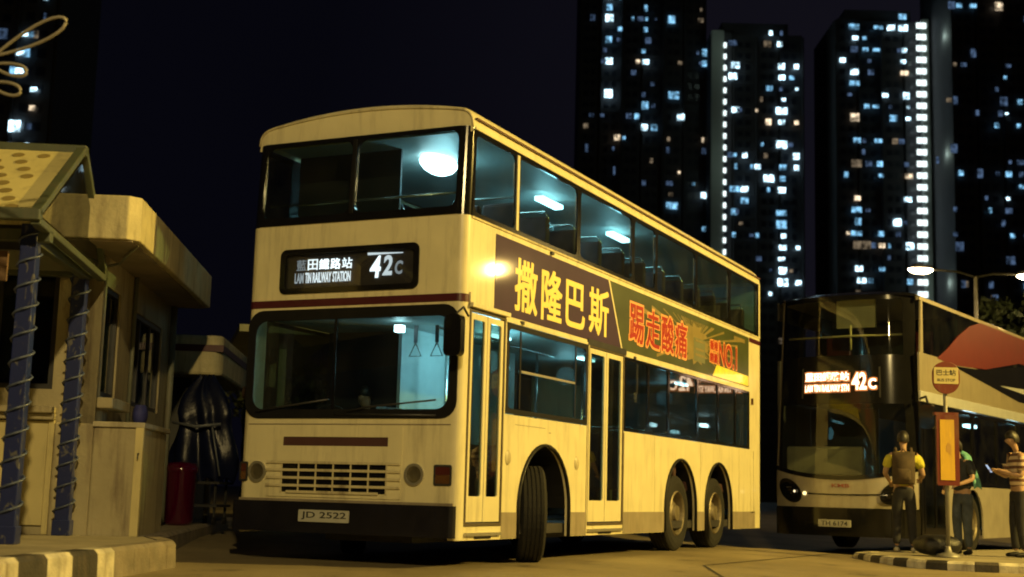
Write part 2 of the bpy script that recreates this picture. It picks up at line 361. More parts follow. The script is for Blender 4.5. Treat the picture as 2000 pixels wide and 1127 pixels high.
# nearside skin, door and window openings left open
def bp(pts,d0=0,d1=.04,mp=sd,m=cream): body.plate(pts,[],d0,d1,mp,m)
bp(side_panel(.92,3.11,ZS,1.49,(1.96,))); bp(side_panel(4.28,10.5,ZS,1.49,(6.48,8.22)))
bp([(.1,ZS),(.92,ZS),(.92,.39),(.1,.39)]); bp([(3.11,ZS),(4.28,ZS),(4.28,.37),(3.11,.37)])
bp([(9.90,1.49),(10.5,1.49),(10.5,2.43),(9.90,2.43)]); bp([(.1,2.46),(.92,2.46),(.92,2.43),(10.5,2.43),(10.5,3.32),(.1,3.32)])
bp([(.92,1.49),(.955,1.49),(.955,2.43),(.92,2.43)]); bp([(.1,.39),(.125,.39),(.125,2.46),(.1,2.46)])
# offside skin
bp(side_panel(.1,10.5,ZS,1.49,(1.96,6.48,8.22)),mp=so); bp([(.1,2.43),(10.5,2.43),(10.5,3.32),(.1,3.32)],mp=so)
bp([(7,1.49),(10.5,1.49),(10.5,2.43),(7,2.43)],mp=so); bp([(.1,1.49),(.3,1.49),(.3,2.43),(.1,2.43)],mp=so)
# front skin
WS=rr(.04,2.46,1.385,2.475,.17); DB=rr(.50,2.11,2.635,3.09,.07)
body.plate([(.1,.58),(2.4,.58),(2.4,2.60),(.1,2.60)],[rr(.12,2.38,1.45,2.42,.14)],0,.03,fr,cream)
body.plate([(.1,2.60),(2.4,2.60),(2.4,3.35),(.1,3.35)],[rr(.54,2.07,2.675,3.05,.05)],0,.03,fr,cream)
def corner(z0,z1,y0,sgn,m,mbx=None,r=.1,xo=0):
    mbx=mbx or body; vs=[];fs=[];n=8
    for zz in (z0,z1):
        for k in range(n+1):
            a=PI/2*k/n; rk=.05*max(0,zz-3.34)/1.1
            vs.append((r-r*math.cos(a)+rk+xo,y0+sgn*(r-r*math.sin(a)),zz))
    for k in range(n): fs.append((k,k+1,n+2+k,n+1+k))
    mbx.add(vs,fs,m)
corner(ZS,3.34,0,1,cream); corner(ZS,3.34,2.5,-1,cream)
# back skin and floor
body.box(10.46,10.5,.05,2.45,.3,4.3,cream); body.box(.06,10.46,.05,2.45,.30,.40,intd)
body.build('body',parent=B1)
# grey lower skirt band
sk=MB(); 
def band(x0,x1,ar,z0,z1,d0,d1,m):
    pts=side_panel(x0,x1,z0,z1,()); 
    xs=[x0]; 
    for cx in ar: xs+=[cx-.655-.001,cx+.655+.001]
    xs.append(x1)
    for i in range(0,len(xs),2): sk.plate([(xs[i],z0),(xs[i+1],z0),(xs[i+1],z1),(xs[i],z1)],[],d0,d1,sd,m)
for a_,b_ in ((.93,1.303),(2.617,3.10),(4.29,5.823),(7.137,7.563),(8.877,10.2)):
    MB().plate([(a_,.265),(b_,.265),(b_,.52),(a_,.52)],[],-.004,.0,sd).build('lower_skirt',skirtm,B1)
# arch trims
for cx in (1.96,6.48,8.22):
    p=arch(cx,.655,.655,ZS); MB().tube([(a,-.008,b) for a,b in p],.022,6).build('wheel_arch_trim',black,B1,smooth=True)
    w=MB(); w.grid(lambda u,v,cx=cx:(cx+.66*math.cos(PI*u),.045+.55*v,.56+.66*math.sin(PI*u)),16,1); w.plate([(cx-.66,.26),(cx+.66,.26),(cx+.66,1.2),(cx-.66,1.2)],[],.58,.6,sd); w.build('wheel_housing',black,B1)
# roof
rf=MB()
def prof(t,x):
    # t 0..1 across the width, roof section with tight shoulders and a slow crown
    y=2.5*t; e=min(y,2.5-y); r=.15
    zc=4.26+.14*(1-((y-1.25)/1.25)**2)
    sh=max(0,1-(max(0,r-e)/r)**2.7)**(1/2.7)
    return y,zc,sh
ts=[0,.004,.012,.024,.04,.06,.08]+[.08+.84*i/20 for i in range(1,20)]+[.92,.94,.96,.976,.988,.996,1]
xs_=[(.075,.90),(.085,.95),(.12,.98),(.19,1.0),(.4,1.0)]+[(.4+i*1.0,1.0) for i in range(1,10)]+[(10.2,1.0),(10.4,.95),(10.5,.75)]
rows=[]
for x,k in xs_:
    row=[]
    for t in ts:
        y,zc,sh=prof(t,x); zz=4.225+(zc-4.225+.145)*sh*k; row.append((x,y,zz))
    rows.append(row)
n=len(ts); vs=[p for r_ in rows for p in r_]; fs=[(i*n+j,i*n+j+1,(i+1)*n+j+1,(i+1)*n+j) for i in range(len(rows)-1) for j in range(n-1)]
rf.add(vs,fs,cream)
# front closing panel of the roof dome
r0=rows[0]; vs=[(p[0],p[1],p[2]) for p in r0]+[(p[0]-.003,p[1],4.17) for p in r0]
rf.add(vs,[(j,j+1,n+j+1,n+j) for j in range(n-1)],cream)
r9=rows[-1]; vs=[(p[0],p[1],p[2]) for p in r9]+[(p[0],p[1],4.0) for p in r9]; rf.add(vs,[(j,j+1,n+j+1,n+j) for j in range(n-1)],cream)
roofo=rf.build('roof',parent=B1,smooth=True); q=roofo.modifiers.new('es','EDGE_SPLIT'); q.split_angle=RAD(50)
arc=[]
for t in ts:
    y,zc,sh=prof(t,0); arc.append((.068,y,4.225+(zc-4.225+.145)*sh*.84))
MB().tube(arc,.013,6).build('roof_front_moulding',creamD,B1,smooth=True)
MB().box(.12,10.48,-.022,.004,4.30,4.314).box(.12,10.48,2.496,2.52,4.30,4.314).build('rain_gutter',maroon,B1)
MB().box(.12,10.46,-.014,.004,4.20,4.226).build('window_top_rail',cream,B1)
MB().box(.1,10.5,-.012,.004,3.318,3.338).build('waist_rail',creamD,B1)
MB().box(.92,3.1,-.012,.004,2.415,2.442).box(4.3,9.88,-.012,.004,2.40,2.43).build('lower_window_rail',cream,B1)
# upper deck nearside and offside windows
def window(x0,x1,z0,z1,mp,g,fm,parent,fw=.035,r=.06,d=(-.004,.02),gd=.012,name='window'):
    w=MB(); w.plate([(x0,z0),(x1,z0),(x1,z1),(x0,z1)],[rr(x0+fw,x1-fw,z0+fw,z1-fw,r)],d[0],d[1],mp,fm)
    o=w.build(name,parent=parent); 
    p=MB(); p.plate(rr(x0+fw-.004,x1-fw+.004,z0+fw-.004,z1-fw+.004,r),[],gd,gd+.005,mp,g); p.build('pane',parent=o)
    return o
ux=[.105,1.11,2.76,4.53,5.40,7.10,8.77,10.42]
for i in range(7):
    window(ux[i]+.004,ux[i+1]-.004,3.34,4.20,sd,glass,gblack,B1,.045,.07)
    window(ux[i]+.004,ux[i+1]-.004,3.34,4.20,so,glassd,gblack,B1,.05,.07)
MB().box(1.085,1.135,-.012,.03,3.38,4.17).build('window_pillar',cream,B1)
MB().box(10.42,10.5,-.004,.04,3.32,4.2).build('rear_pillar',cream,B1)
# corner pillars, black on the upper deck
cp=MB(); corner(3.34,4.225,0,1,gblack,cp); cp.build('corner_pillar',parent=B1); cp=MB(); corner(3.34,4.225,2.5,-1,gblack,cp); cp.build('corner_pillar',parent=B1)
# upper windscreen
us=MB(); us.plate([(.1,3.345),(2.4,3.345),(2.4,4.225),(.1,4.225)],[rr(.125,1.27,3.425,4.18,.09),rr(1.33,2.375,3.425,4.18,.09)],-.012,.03,fr,gblack)
uso=us.build('upper_windscreen_frame',parent=B1)
for a,b in ((.12,1.275),(1.325,2.38)):
    MB().plate(rr(a,b,3.42,4.185,.09),[],.006,.012,fr,glassf).build('pane',parent=uso)
MB().plate([(1.275,3.42),(1.325,3.42),(1.325,4.19),(1.275,4.19)],[],-.022,-.0125,fr,black).build('centre_pillar',parent=B1,bevel=.004)
MB().tube([fr(.14,3.58,.10),fr(2.36,3.58,.10)],.014,8).build('guard_rail',steel,B1,smooth=True)
# destination box
db=MB(); db.plate(DB,[rr(.56,2.05,2.69,3.035,.04)],-.016,.012,fr,gblack); db.box(.13,.15,.52,2.09,2.65,3.08,intd)
dbo=db.build('destination_box',parent=B1,bevel=.004)
MB().plate(rr(.55,2.06,2.68,3.045,.04),[],.012,.016,fr,G('blind_glass',(.9,.9,.9),.6)).build('pane',parent=dbo)
MB().plate([(.56,2.69),(2.05,2.69),(2.05,3.035),(.56,3.035)],[],.034,.045,fr,intd).build('blind',parent=dbo)
def frt(a,b,c): return fr(2.5-a,b,c)      # text runs left to right as seen
def glyph(s,x0,x1,z0,z1,e,off=.02,shear=0,dep=(.020,.024),parent=None,name='blind_lettering'):
    mb=MB(); put_text(mb,s,x0,x1,z0,z1,frt,off,(dep[1],dep[0]),None,shear); mb.build(name,dest(e) if not hasattr(e,'name') else e,parent or dbo)
# positions read along 2.5-y
xx=[.565,.70,.835,.97,1.105]
for c,x,e in zip('藍田鐵路站',xx,(.25,1.6,2.6,2.6,1.8)): glyph(c,x,x+.118,2.875,2.985,e,.012)
for c,x0,x1,e in (('LAM',.55,.655,.45),('TIN',.675,.745,1.2),('RAILWAY',.765,.985,1.3),('STATION',1.0,1.21,1.3)): glyph(c,x0,x1,2.745,2.85,e,.02)
glyph('4',1.425,1.545,2.765,2.985,2.0,.03,.02); glyph('2',1.575,1.68,2.785,2.985,.9,.03,.02); glyph('C',1.71,1.795,2.79,2.925,.32,.03,.01)
mb=MB(); mb.plate([(2.5-1.40,2.995),(2.5-1.80,2.998),(2.5-1.80,3.006),(2.5-1.40,3.02)],[],.020,.024,fr); mb.build('blind_light_bar',dest(1.0),dbo)
# maroon stripe
ms=MB(); ms.plate([(.08,2.50),(2.42,2.50),(2.42,2.575),(.08,2.575)],[],-.006,.0,fr,maroon); MB().box(9.86,10.5,-.005,.0,3.20,3.27).build('rear_stripe',maroon,B1)
def cst(y0,sgn):
    corner(2.5,2.575,y0,sgn,maroon,ms,.1,-.004)
cst(-.004,1); cst(2.504,-1); ms.build('maroon_stripe',parent=B1)
# windscreen
wf=MB(); wf.plate(WS,[rr(.135,2.365,1.475,2.365,.13)],-.014,.0,fr,black); wso=wf.build('windscreen_rubber',parent=B1,bevel=.005)
def wcurve(a,b,c): return (c-.05*(1-((a-1.25)/1.25)**2)+.05,a,b)
MB().plate(rr(.13,2.37,1.47,2.37,.13),[],.004,.010,fr,glassf).build('pane',parent=wso)
MB().plate([(1.40,1.475),(1.43,1.475),(1.43,2.365),(1.40,2.365)],[],-.006,.003,fr,gblack).build('centre_bar',parent=wso)
MB().tube([(-.03,1.25,1.45),(-.035,.95,1.50),(-.03,.25,1.56)],.010,6).tube([(-.03,2.3,1.45),(-.035,2.0,1.50),(-.03,1.45,1.57)],.010,6).tube([(-.02,.25,1.415),(-.02,1.38,1.43)],.012,6).build('wiper',dkm,B1,smooth=True)
# lower front panel details
lf=MB(); lf.plate(rr(.61,2.15,.62,1.31,.015),[rr(.765,1.97,1.118,1.205,.004),rr(.76,1.965,.665,.955,.01)],-.012,.0,fr,cream); lf.build('service_panel',parent=B1,bevel=.004)
MB().plate([(.765,1.118),(1.97,1.118),(1.97,1.205),(.765,1.205)],[],-.002,.0,fr,P('slot_brown',(.07,.03,.03),.5)).build('intake_slot',parent=B1)
MB().plate([(.76,.665),(1.965,.665),(1.965,.955),(.76,.955)],[],-.002,.0,fr,gblack).build('radiator',parent=B1)
gr=MB()
for i,z in enumerate((.955,.880,.805,.730,.668)):
    gr.plate([(.615 if i<4 else .85,z-.013),(2.145 if i<4 else 1.9,z-.013),(2.145 if i<4 else 1.9,z+.013),(.615 if i<4 else .85,z+.013)],[],-.03,-.013,fr,creamD)
for k in range(7):
    y=.765+k*.2; gr.plate([(y-.008,.66),(y+.008,.66),(y+.008,.965),(y-.008,.965)],[],-.024,-.0125,fr,creamD)
gr.build('grille',parent=B1,bevel=.003)
MB().plate([(.04,.575),(2.46,.575),(2.46,.60),(.04,.60)],[],-.02,.0,fr,skirtm).plate([(.1,1.325),(2.4,1.325),(2.4,1.335),(.1,1.335)],[],-.006,.0,fr,skirtm).build('front_trim',parent=B1)
def ring(mb,cy,cz,r0,r1,d0,d1,m,n=24):
    mb.plate([(cy+r1*math.cos(2*PI*k/n),cz+r1*math.sin(2*PI*k/n)) for k in range(n)],[[(cy+r0*math.cos(2*PI*k/n),cz+r0*math.sin(2*PI*k/n)) for k in range(n)]],d0,d1,fr,m)
chrome=P('reflector_chrome',(.42,.40,.33),.35,.35,.15,12)
for cy in (.47,2.265):
    h=MB(); ring(h,cy,.858,.082,.105,-.02,.0,alu); h.lathe([(.002,-.003),(.05,-.004),(.08,-.016)],lambda a,b,c,cy=cy:(c,cy+a,.858+b),24,chrome)
    ho=h.build('headlight',parent=B1,smooth=False)
    MB().lathe([(.001,-.026),(.045,-.023),(.083,-.014)],lambda a,b,c,cy=cy:(c,cy+a,.858+b),24,lensm).build('lens',parent=ho,smooth=True)
for cy in (.165,2.425):
    w_=.095 if cy<1 else .05; cy=cy if cy<1 else 2.43
    i_=MB(); i_.plate(rr(cy-w_,cy+w_,.76,.955,.02),[rr(cy-w_+.018,cy+w_-.018,.78,.935,.015)],-.012,.0,fr,dkm); io=i_.build('indicator',parent=B1,bevel=.002)
    MB().plate(rr(cy-w_+.018,cy+w_-.018,.86,.935,.01),[],-.009,-.001,fr,red_lens).plate(rr(cy-w_+.018,cy+w_-.018,.78,.857,.01),[],-.009,-.001,fr,orange_lens).build('lens',parent=io)
# bumper and plate
def roundbox_xy(x0,x1,y0,y1,r): return rr(x0,x1,y0,y1,r)
bb=MB(); bb.plate(rr(-.06,.05,.02,2.52,.05,6),[],.28,.575,lambda a,b,c:(a,b,c)); bb.build('bumper',bumperm,B1,bevel=.015)
pl=MB(); pl.plate(rr(1.125,1.70,.385,.500,.01),[],-.082,-.071,fr,platem); plo=pl.build('number_plate',parent=B1)
mb=MB(); put_text(mb,'JD 2522',.835,1.345,.405,.482,lambda a,b,c:(-.083-c,2.5-a,b),.01,(-.001,.002)); mb.build('plate_characters',inkm,plo)
# doors (two glazed leaves each)
def door(x0,x1,z0,z1,name='door'):
    d=MB(); d.plate([(x0,z0),(x1,z0),(x1,z1),(x0,z1)],[[(x0+.03,z0+.03),(x1-.03,z0+.03),(x1-.03,z1-.03),(x0+.03,z1-.03)]],-.01,.05,sd,P('door_frame_dark',(.08,.06,.035),.5)); do=d.build(name,parent=B1,bevel=.004)
    mid=(x0+x1)/2; e=.035; zp=z0+.28
    for a,b in ((x0+e,mid-.008),(mid+.008,x1-e)):
        w=(b-a); f=.055 if w>.4 else .05
        l=MB(); l.plate([(a,z0+.04),(b,z0+.04),(b,z1-.04),(a,z1-.04)],[rr(a+f,b-f,zp,z1-.10,.03)],.0,.03,sd,creamD if False else cream)
        l.plate([(a+f,zp),(a+f+.012,zp),(a+f+.012,z1-.1),(a+f,z1-.1)],[],-.004,.0,sd,black)
        lo=l.build('door_leaf',parent=do,bevel=.003)
        MB().plate(rr(a+f-.004,b-f+.004,zp-.004,z1-.096,.03),[],.012,.017,sd,doorg).build('pane',parent=lo)
    return do
door(.125,.915,.39,2.45); door(3.12,4.27,.37,2.43)
MB().box(.10,.94,-.05,.0,2.455,2.50).box(.10,.13,-.02,.0,2.46,2.6).build('door_canopy',cream,B1,bevel=.006)
MB().box(3.08,4.32,-.015,.03,2.415,2.49).build('door_header',dkm,B1,bevel=.004)
MB().box(.14,.9,-.03,.01,.30,.33).build('door_step',alu,B1); MB().box(3.15,4.25,-.03,.01,.30,.33).build('door_step',alu,B1)
for a,b in ((.35,.7),(3.5,3.9)): MB().plate(rr(a,b,.17+.13,.37-.0,.01) if False else rr(a,b,.272,.296,.008),[],-.008,.0,sd,gblack).build('step_lamp',parent=B1)
# driver-side window with slider, lower saloon windows
wo1=window(.96,3.10,1.50,2.41,sd,glass,black,B1,.05,.05)
MB().box(1.30,2.72,-.010,.0,1.93,1.955).build('slider_rail',alu,wo1)
MB().box(1.26,1.29,-.008,.0,1.56,2.35).build('slider_frame',black,wo1); MB().box(2.72,2.75,-.008,.0,1.56,2.35).build('slider_frame',black,wo1)
lx=[4.30,5.15,5.95,7.2,8.2,9.1,9.88]
for i in range(6): window(lx[i]+.003,lx[i+1]-.003,1.50,2.395,sd,glassd,gblack,B1,.03,.04)
lo_=[.32,1.6,3.0,4.4,5.8,6.98]
for i in range(5): window(lo_[i]+.003,lo_[i+1]-.003,1.50,2.42,so,glassd,gblack,B1,.04,.05)
MB().box(3.105,3.125,-.012,.01,ZS,2.42).build('panel_joint',creamD,B1)
for x in (1.04,2.82):
    mb=MB(); mb.lathe([(.001,-.018),(.05,-.016),(.062,-.001)],lambda a,b,c,x=x:(x+a,c,1.06+b*1.25),20,creamD); mb.build('round_vent',parent=B1,smooth=True)
MB().plate([(1.2,1.395),(1.95,1.395),(1.95,1.40),(1.2,1.40)],[],-.002,.0,sd,skirtm).plate([(2.05,1.35),(2.10,1.35),(2.10,1.36),(2.05,1.36)],[],-.002,.0,sd,skirtm).build('small_print',parent=B1)
for x in (5.42,7.35,9.3): MB().box(x,x+.006,-.003,.0,.3,1.47).build('panel_joint',creamD,B1)
for x in (4.29,10.1): MB().box(x,x+.012,-.006,.0,.3,1.47).build('panel_joint',skirtm,B1)
mb=MB(); mb.box(9.95,10.45,-.004,.0,.50,1.35); mb.build('engine_flap',cream,B1,bevel=.003)
mb=MB(); mb.box(9.97,10.02,-.03,.0,2.2,2.3,orange_lens); mb.build('side_repeater',parent=B1)
# mirror
mr=MB(); mr.tube([(.06,-.02,2.36),(-.12,-.06,2.42),(-.20,-.03,2.35)],.012,8,dkm); mr.plate(rr(-.09,.09,1.95,2.34,.05),[],-.26,-.17,lambda a,b,c:(c,a-.02,b),gblack); mr.build('mirror',parent=B1,bevel=.02)
if 0: mr=MB(); mr.tube([(.06,2.52,2.36),(-.1,2.62,2.42),(-.18,2.66,2.35)],.012,8,dkm); mr.plate(rr(-.08,.08,1.95,2.34,.05),[],-.24,-.16,lambda a,b,c:(c,a+2.66,b),gblack); mr.build('mirror',parent=B1,bevel=.02)
# side advertisement
ADZ0,ADZ1=2.475,3.262
ad=MB(); ad.plate([(.64,2.475),(.92,2.475),(.925,ADZ0),(4.16,ADZ0),(3.70,ADZ1),(.64,ADZ1)],[],-.004,.0,sd,purple); ado=ad.build('advertisement',parent=B1)
a2=MB(); a2.plate([(4.22,ADZ0),(9.83,ADZ0),(9.83,ADZ1),(3.76,ADZ1)],[],-.004,.0,sd,adgreen); ado2=a2.build('advertisement',parent=B1)
tx=[1.06,1.80,2.48,3.13]
for c,x0,x1,z0,z1 in zip('撒隆巴斯',(1.10,1.76,2.42,3.10),(1.66,2.32,2.98,3.72),(2.555,2.545,2.56,2.555),(3.11,3.11,3.08,3.11)):
    mb=MB(); put_bold(mb,c,x0,x1,z0,z1,sd,.012,-.0045); mb.build('advert_character',adyel,ado)
# rays
ry=MB(); cx,cz=7.05,2.88; random.seed(3)
ry.plate([(cx+(.62+.22*math.sin(k*2.3))*math.cos(2*PI*k/34)*.9,cz-.02+(.27+.04*math.sin(k*2.3))*math.sin(2*PI*k/34)) for k in range(34)],[],-.0056,-.0046,sd)
for k in range(84):
    a=2*PI*k/84+random.uniform(-.03,.03); L=random.uniform(.9,2.9); w=random.uniform(.006,.018)
    def clampp(r,aa):
        x=cx+r*math.cos(aa)*1.0; z=cz+r*math.sin(aa); return x,z
    r0=.15; pts=[]
    # shorten ray to stay on the panel
    s_=abs(math.sin(a)); 
    if s_>.01: L=min(L,(.30 if math.sin(a)>0 else .46)/s_)
    p0=clampp(r0,a-.02);p1=clampp(r0,a+.02);p2=clampp(L,a+w);p3=clampp(L,a-w)
    if min(p[0] for p in (p2,p3))<4.35 or max(p[1] for p in (p2,p3))>ADZ1-.01 or min(p[1] for p in (p2,p3))<ADZ0+.01: continue
    ry.plate([p0,p3,p2,p1],[],-.0052,-.0042,sd)
ry.build('advert_rays',adray,ado2)
for c,x0,x1 in zip('踢走酸痛',(4.42,5.03,5.62,6.18),(4.95,5.56,6.13,6.70)):
    o=MB(); put_bold(o,c,x0-.02,x1+.02,2.58,3.12,sd,.026,-.0055); oo=o.build('advert_character',ador,ado2)
    o=MB(); put_bold(o,c,x0+.01,x1-.01,2.61,3.09,sd,.009,-.0072); o.build('character_face',adred,oo)
o=MB(); o.plate([(7.0,2.62),(7.52,2.62),(7.52,2.95),(7.0,2.95)],[],-.007,-.0055,sd,adgry); 
for z in (2.70,2.78,2.90): o.plate([(7.06,z),(7.46,z),(7.46,z+.03),(7.06,z+.03)],[],-.009,-.0072,sd,adray)
o.build('advert_product',parent=ado2)
for s_,x0,x1,z0,z1 in (('香港',7.75,8.15,2.86,3.0),('銷量',7.75,8.15,2.68,2.82),('NO.1',8.2,9.15,2.68,3.02)):
    o=MB(); put_bold(o,s_,x0-.02,x1+.02,z0-.02,z1+.02,sd,.020,-.0055); oo=o.build('advert_character',ador,ado2)
    o=MB(); put_bold(o,s_,x0+.005,x1-.005,z0,z1,sd,.006,-.0072); o.build('character_face',adred,oo)
o=MB(); o.plate([(7.9,ADZ0+.01),(9.80,ADZ0+.01),(9.80,2.64),(8.1,2.66)],[],-.006,-.0045,sd,P('bright_yellow_vinyl',(.95,.78,.02),.3,0,.12,9,0,.4)); o.build('advert_product',parent=ado2)
o=MB(); o.plate([(9.0,3.14),(9.6,3.14),(9.6,3.20),(9.0,3.20)],[],-.006,-.0045,sd,adray); o.build('advert_logo',parent=ado2)
for x,z in ((1.28,2.44),(4.6,2.41),(2.0,3.29)): MB().box(x-.03,x+.03,-.03,-.0,z-.015,z+.02).build('cable_clip',dkm,B1,bevel=.005)
# interior
MB().box(.25,10.4,.06,2.44,2.46,2.53).build('upper_floor',floorm,B1)
MB().box(.35,10.4,.06,2.44,2.425,2.455).build('lower_ceiling',intc,B1)
MB().box(.16,10.4,.08,2.42,4.245,4.27).build('upper_ceiling',intc,B1)
MB().box(10.38,10.42,.06,2.44,.45,4.18).build('rear_bulkhead',intw,B1)
MB().box(.32,.36,.06,2.44,2.55,3.36).build('upper_dashboard',intd,B1)
MB().box(1.45,1.50,1.345,2.44,.45,2.42).box(.55,1.45,1.25,1.29,.45,1.55).build('cab_partition',intd,B1)
MB().box(1.10,3.9,1.30,1.34,.45,2.42).build('staircase_panel',intw,B1)
MB().box(.12,.5,1.35,2.4,.45,1.42).tube([(.62,1.85+.19*math.cos(a_*PI/8),1.45+.19*math.sin(a_*PI/8)*.55) for a_ in range(17)],.014,6).build('cab_dashboard',intd,B1)
MB().box(.92,1.40,1.48,1.96,.80,.98).box(1.33,1.42,1.50,1.94,.99,1.58).build('driver_seat',seatm,B1,bevel=.05)
st=MB(); st.box(0,.42,.0,.92,.30,.42).box(.36,.46,.02,.44,.40,.92).box(.36,.46,.48,.90,.40,.92).box(.05,.12,.4,.5,0,.3)
s0=st.build('passenger_seat',seatm,B1,bevel=.03,seg=3)
hr=MB(); hr.tube([(.45,.04,.90),(.47,.10,.98),(.47,.82,.98),(.45,.88,.90)],.013,6); h0=hr.build('seat_grab_rail',steel,s0,smooth=True)
first=True
for dk,z0,xsq in ((1,2.53,[1.0+.78*i for i in range(12)]),(0,.45,[4.6+.8*i for i in range(7)])):
    for x in xsq:
        for y in (.10,1.48):
            if first: o=s0; first=False
            else: o=copy_tree(s0,B1)
            o.location=(x,y,z0); o.scale=(1,1,1.32 if dk else 1.15)
MB().lathe([(.001,-1),(.45,-.9),(.78,-.62),(.97,-.25),(1,0),(.9,.3),(.001,.3)],lambda a,b,c:(1.22+a*.30,1.0+b*.17-.0,4.20+c*.13),24).build('dome_light',tube_b,B1,smooth=True)
for x,y,e in ((3.3,.62,0),(5.6,.62,0),(8.2,1.95,0)):
    MB().box(x-(.30 if e else .30),x+(.30 if e else .30),y-(.17 if e else .06),y+(.17 if e else .06),4.09 if e else 4.135,4.19).build('ceiling_light',tube_b if e else tube_e,B1,bevel=.01)
MB().box(.70,.73,1.16,2.42,3.34,4.24).build('added_shade_board',intd,B1)  # added dark board, hides the lit interior so the offside pane looks dark
MB().box(.66,.74,1.06,1.14,2.31,2.38).build('cab_lamp',tube_b,B1)
for x in (2.1,4.6,8.4):
    MB().box(x-.22,x+.22,.6,.68,2.39,2.42).build('ceiling_light',tube_e,B1,bevel=.01)
for x,y in ((1.55,1.0),(4.0,1.05),(3.0,1.05),(5.6,1.1)):
    MB().tube([(x,y,.45),(x,y,2.42)],.017,8).build('grab_pole',steel,B1,smooth=True)
for x,y in ((.9,1.02),(.9,.77),(2.6,.8)):
    mb=MB(); mb.box(x-.006,x+.006,y-.02,y+.02,2.22,2.40,dkm); mb.tube([(x,y,2.22),(x,y-.07,2.08),(x,y+.07,2.08),(x,y,2.22)],.009,6,steel); mb.build('hanging_strap',parent=B1)
MB().tube([(.9,.78,2.38),(3.9,.78,2.38)],.015,8).build('grab_pole',steel,B1,smooth=True)
for x,y,z,e in ((1.25,.95,3.98,20),(3.4,.7,3.85,12),(5.6,.7,3.85,9),(8.2,1.9,3.85,9),(1.75,.58,2.1,42),(4.6,.9,2.2,5),(8.4,.9,2.2,3)):
    l=bpy.data.lights.new('cabin_light','POINT'); l.energy=e; l.color=(.42,.88,1.0); l.shadow_soft_size=.12
    o=bpy.data.objects.new('cabin_light',l); COL.objects.link(o); o.parent=B1; o.location=(x,y,z)
# wheels
def wheel(parent,loc,rz,face=-1,steer=False):
    t=MB(); pr=[(.30,-.13),(.40,-.145),(.465,-.135),(.492,-.115)]
    for k in range(5):
        c=-.09+k*.045; pr+=[(.50,c-.016),(.50,c+.016),(.486,c+.018),(.486,c+.027)]
    pr=pr[:-2]+[(.492,.115),(.465,.135),(.40,.145),(.30,.13)]
    t.lathe(pr,lambda a,b,c:(a,c,b),44)
    to=t.build('wheel',tyre,parent,smooth=False); to.location=loc; to.rotation_euler=(0,0,rz)
    r=MB(); r.lathe([(.30,-.13),(.285,-.145),(.27,-.12),(.25,-.03),(.17,-.01),(.16,-.07),(.12,-.10),(.10,-.14),(.001,-.145)] if face<0 else [(.30,-.13),(.285,-.145),(.27,-.12),(.2,-.09),(.13,-.12),(.11,-.17),(.001,-.18)],lambda a,b,c:(a,c,b),32)
    for k in range(10):
        a=2*PI*k/10; r.lathe([(.018,-.02 if face<0 else -.09),(.018,-.05 if face<0 else -.13),(.001,-.052 if face<0 else -.132)],lambda p,q,c,a=a:(.21*math.cos(a)+p,c,.21*math.sin(a)+q),6)
    r.build('rim',rimm,to)
    return to
wheel(B1,(1.96,.17,.5),RAD(31),1); wheel(B1,(6.48,.18,.5),0); wheel(B1,(8.22,.18,.5),0)
for x,y in ((1.96,2.33),(6.48,2.32),(8.22,2.32)): wheel(B1,(x,y,.5),PI+(RAD(31) if x<3 else 0),1)
MB().box(.5,10.3,.75,1.75,.2,.42).tube([(1.96,.4,.42),(1.96,2.1,.42)],.07,8).tube([(6.48,.4,.45),(6.48,2.1,.45)],.09,8).tube([(8.22,.4,.45),(8.22,2.1,.45)],.09,8).build('chassis',dkm,B1)
# ------------------------------------------------------------------ second bus
champ=P('champagne_paint',(.32,.28,.20),.38,.25,.08,3,0,.45,.4)
champg=P('grey_champagne_paint',(.36,.33,.28),.42,.2,.12,3,0,.3,.4)
redsw=P('red_swoosh',(.12,.012,.007),.35,0,.1,3,0,.4)
silver=P('silver_panel',(.50,.52,.54),.4,.3,.08,4,0,.3)
B2=empty('modern_double_decker_bus',(11.005,-2.36,-.12),-.16574,'modern champagne double decker bus, black glass front with glowing 42C display, parked behind','bus')
def F2(y,z,c=0):
    t=(y-1.25)/1.25
    return (.34*abs(t)**3.2+.035*max(0,z-1.2)+.03*max(0,.7-z)+c,y+(-.035*max(0,z-1.4)*t*.9),z)
def p2(mb,y0,y1,z0,z1,c,m,nu=22,nv=3):
    f0=z0 if callable(z0) else (lambda y:z0); f1=z1 if callable(z1) else (lambda y:z1)
    mb.grid(lambda u,v:F2(y0+(y1-y0)*u,f0(y0+(y1-y0)*u)+(f1(y0+(y1-y0)*u)-f0(y0+(y1-y0)*u))*v,c),nu,nv,m)
zb=lambda y:1.20+.17*abs((y-1.25)/1.25)**2
m=MB(); p2(m,.02,2.48,.72,lambda y:zb(y)-.0,.0,champg); m.build('front_panel',parent=B2,smooth=True)
m=MB(); p2(m,.02,2.48,.28,.72,-.03,gblack); p2(m,.02,2.48,.70,.735,-.015,gblack,22,1); m.build('bumper',parent=B2,smooth=True)
m=MB(); p2(m,.02,2.48,lambda y:zb(y)-.02,lambda y:zb(y)+.05,-.008,gblack,22,1); p2(m,.45,2.05,lambda y:.93+.05*abs((y-1.25)/1.25)**2,lambda y:.955+.05*abs((y-1.25)/1.25)**2,-.006,gblack,22,1); m.build('front_trim_line',parent=B2,smooth=True)
m=MB(); p2(m,.02,.20,lambda y:zb(y)+.04,4.22,0,gblack,4,8); p2(m,2.36,2.44,lambda y:zb(y)+.04,4.22,0,gblack,4,8); p2(m,.2,2.36,2.42,3.22,0,gblack,20,4); p2(m,.2,2.36,4.14,4.22,0,gblack,20,1)
m.build('glass_mask',parent=B2,smooth=True)
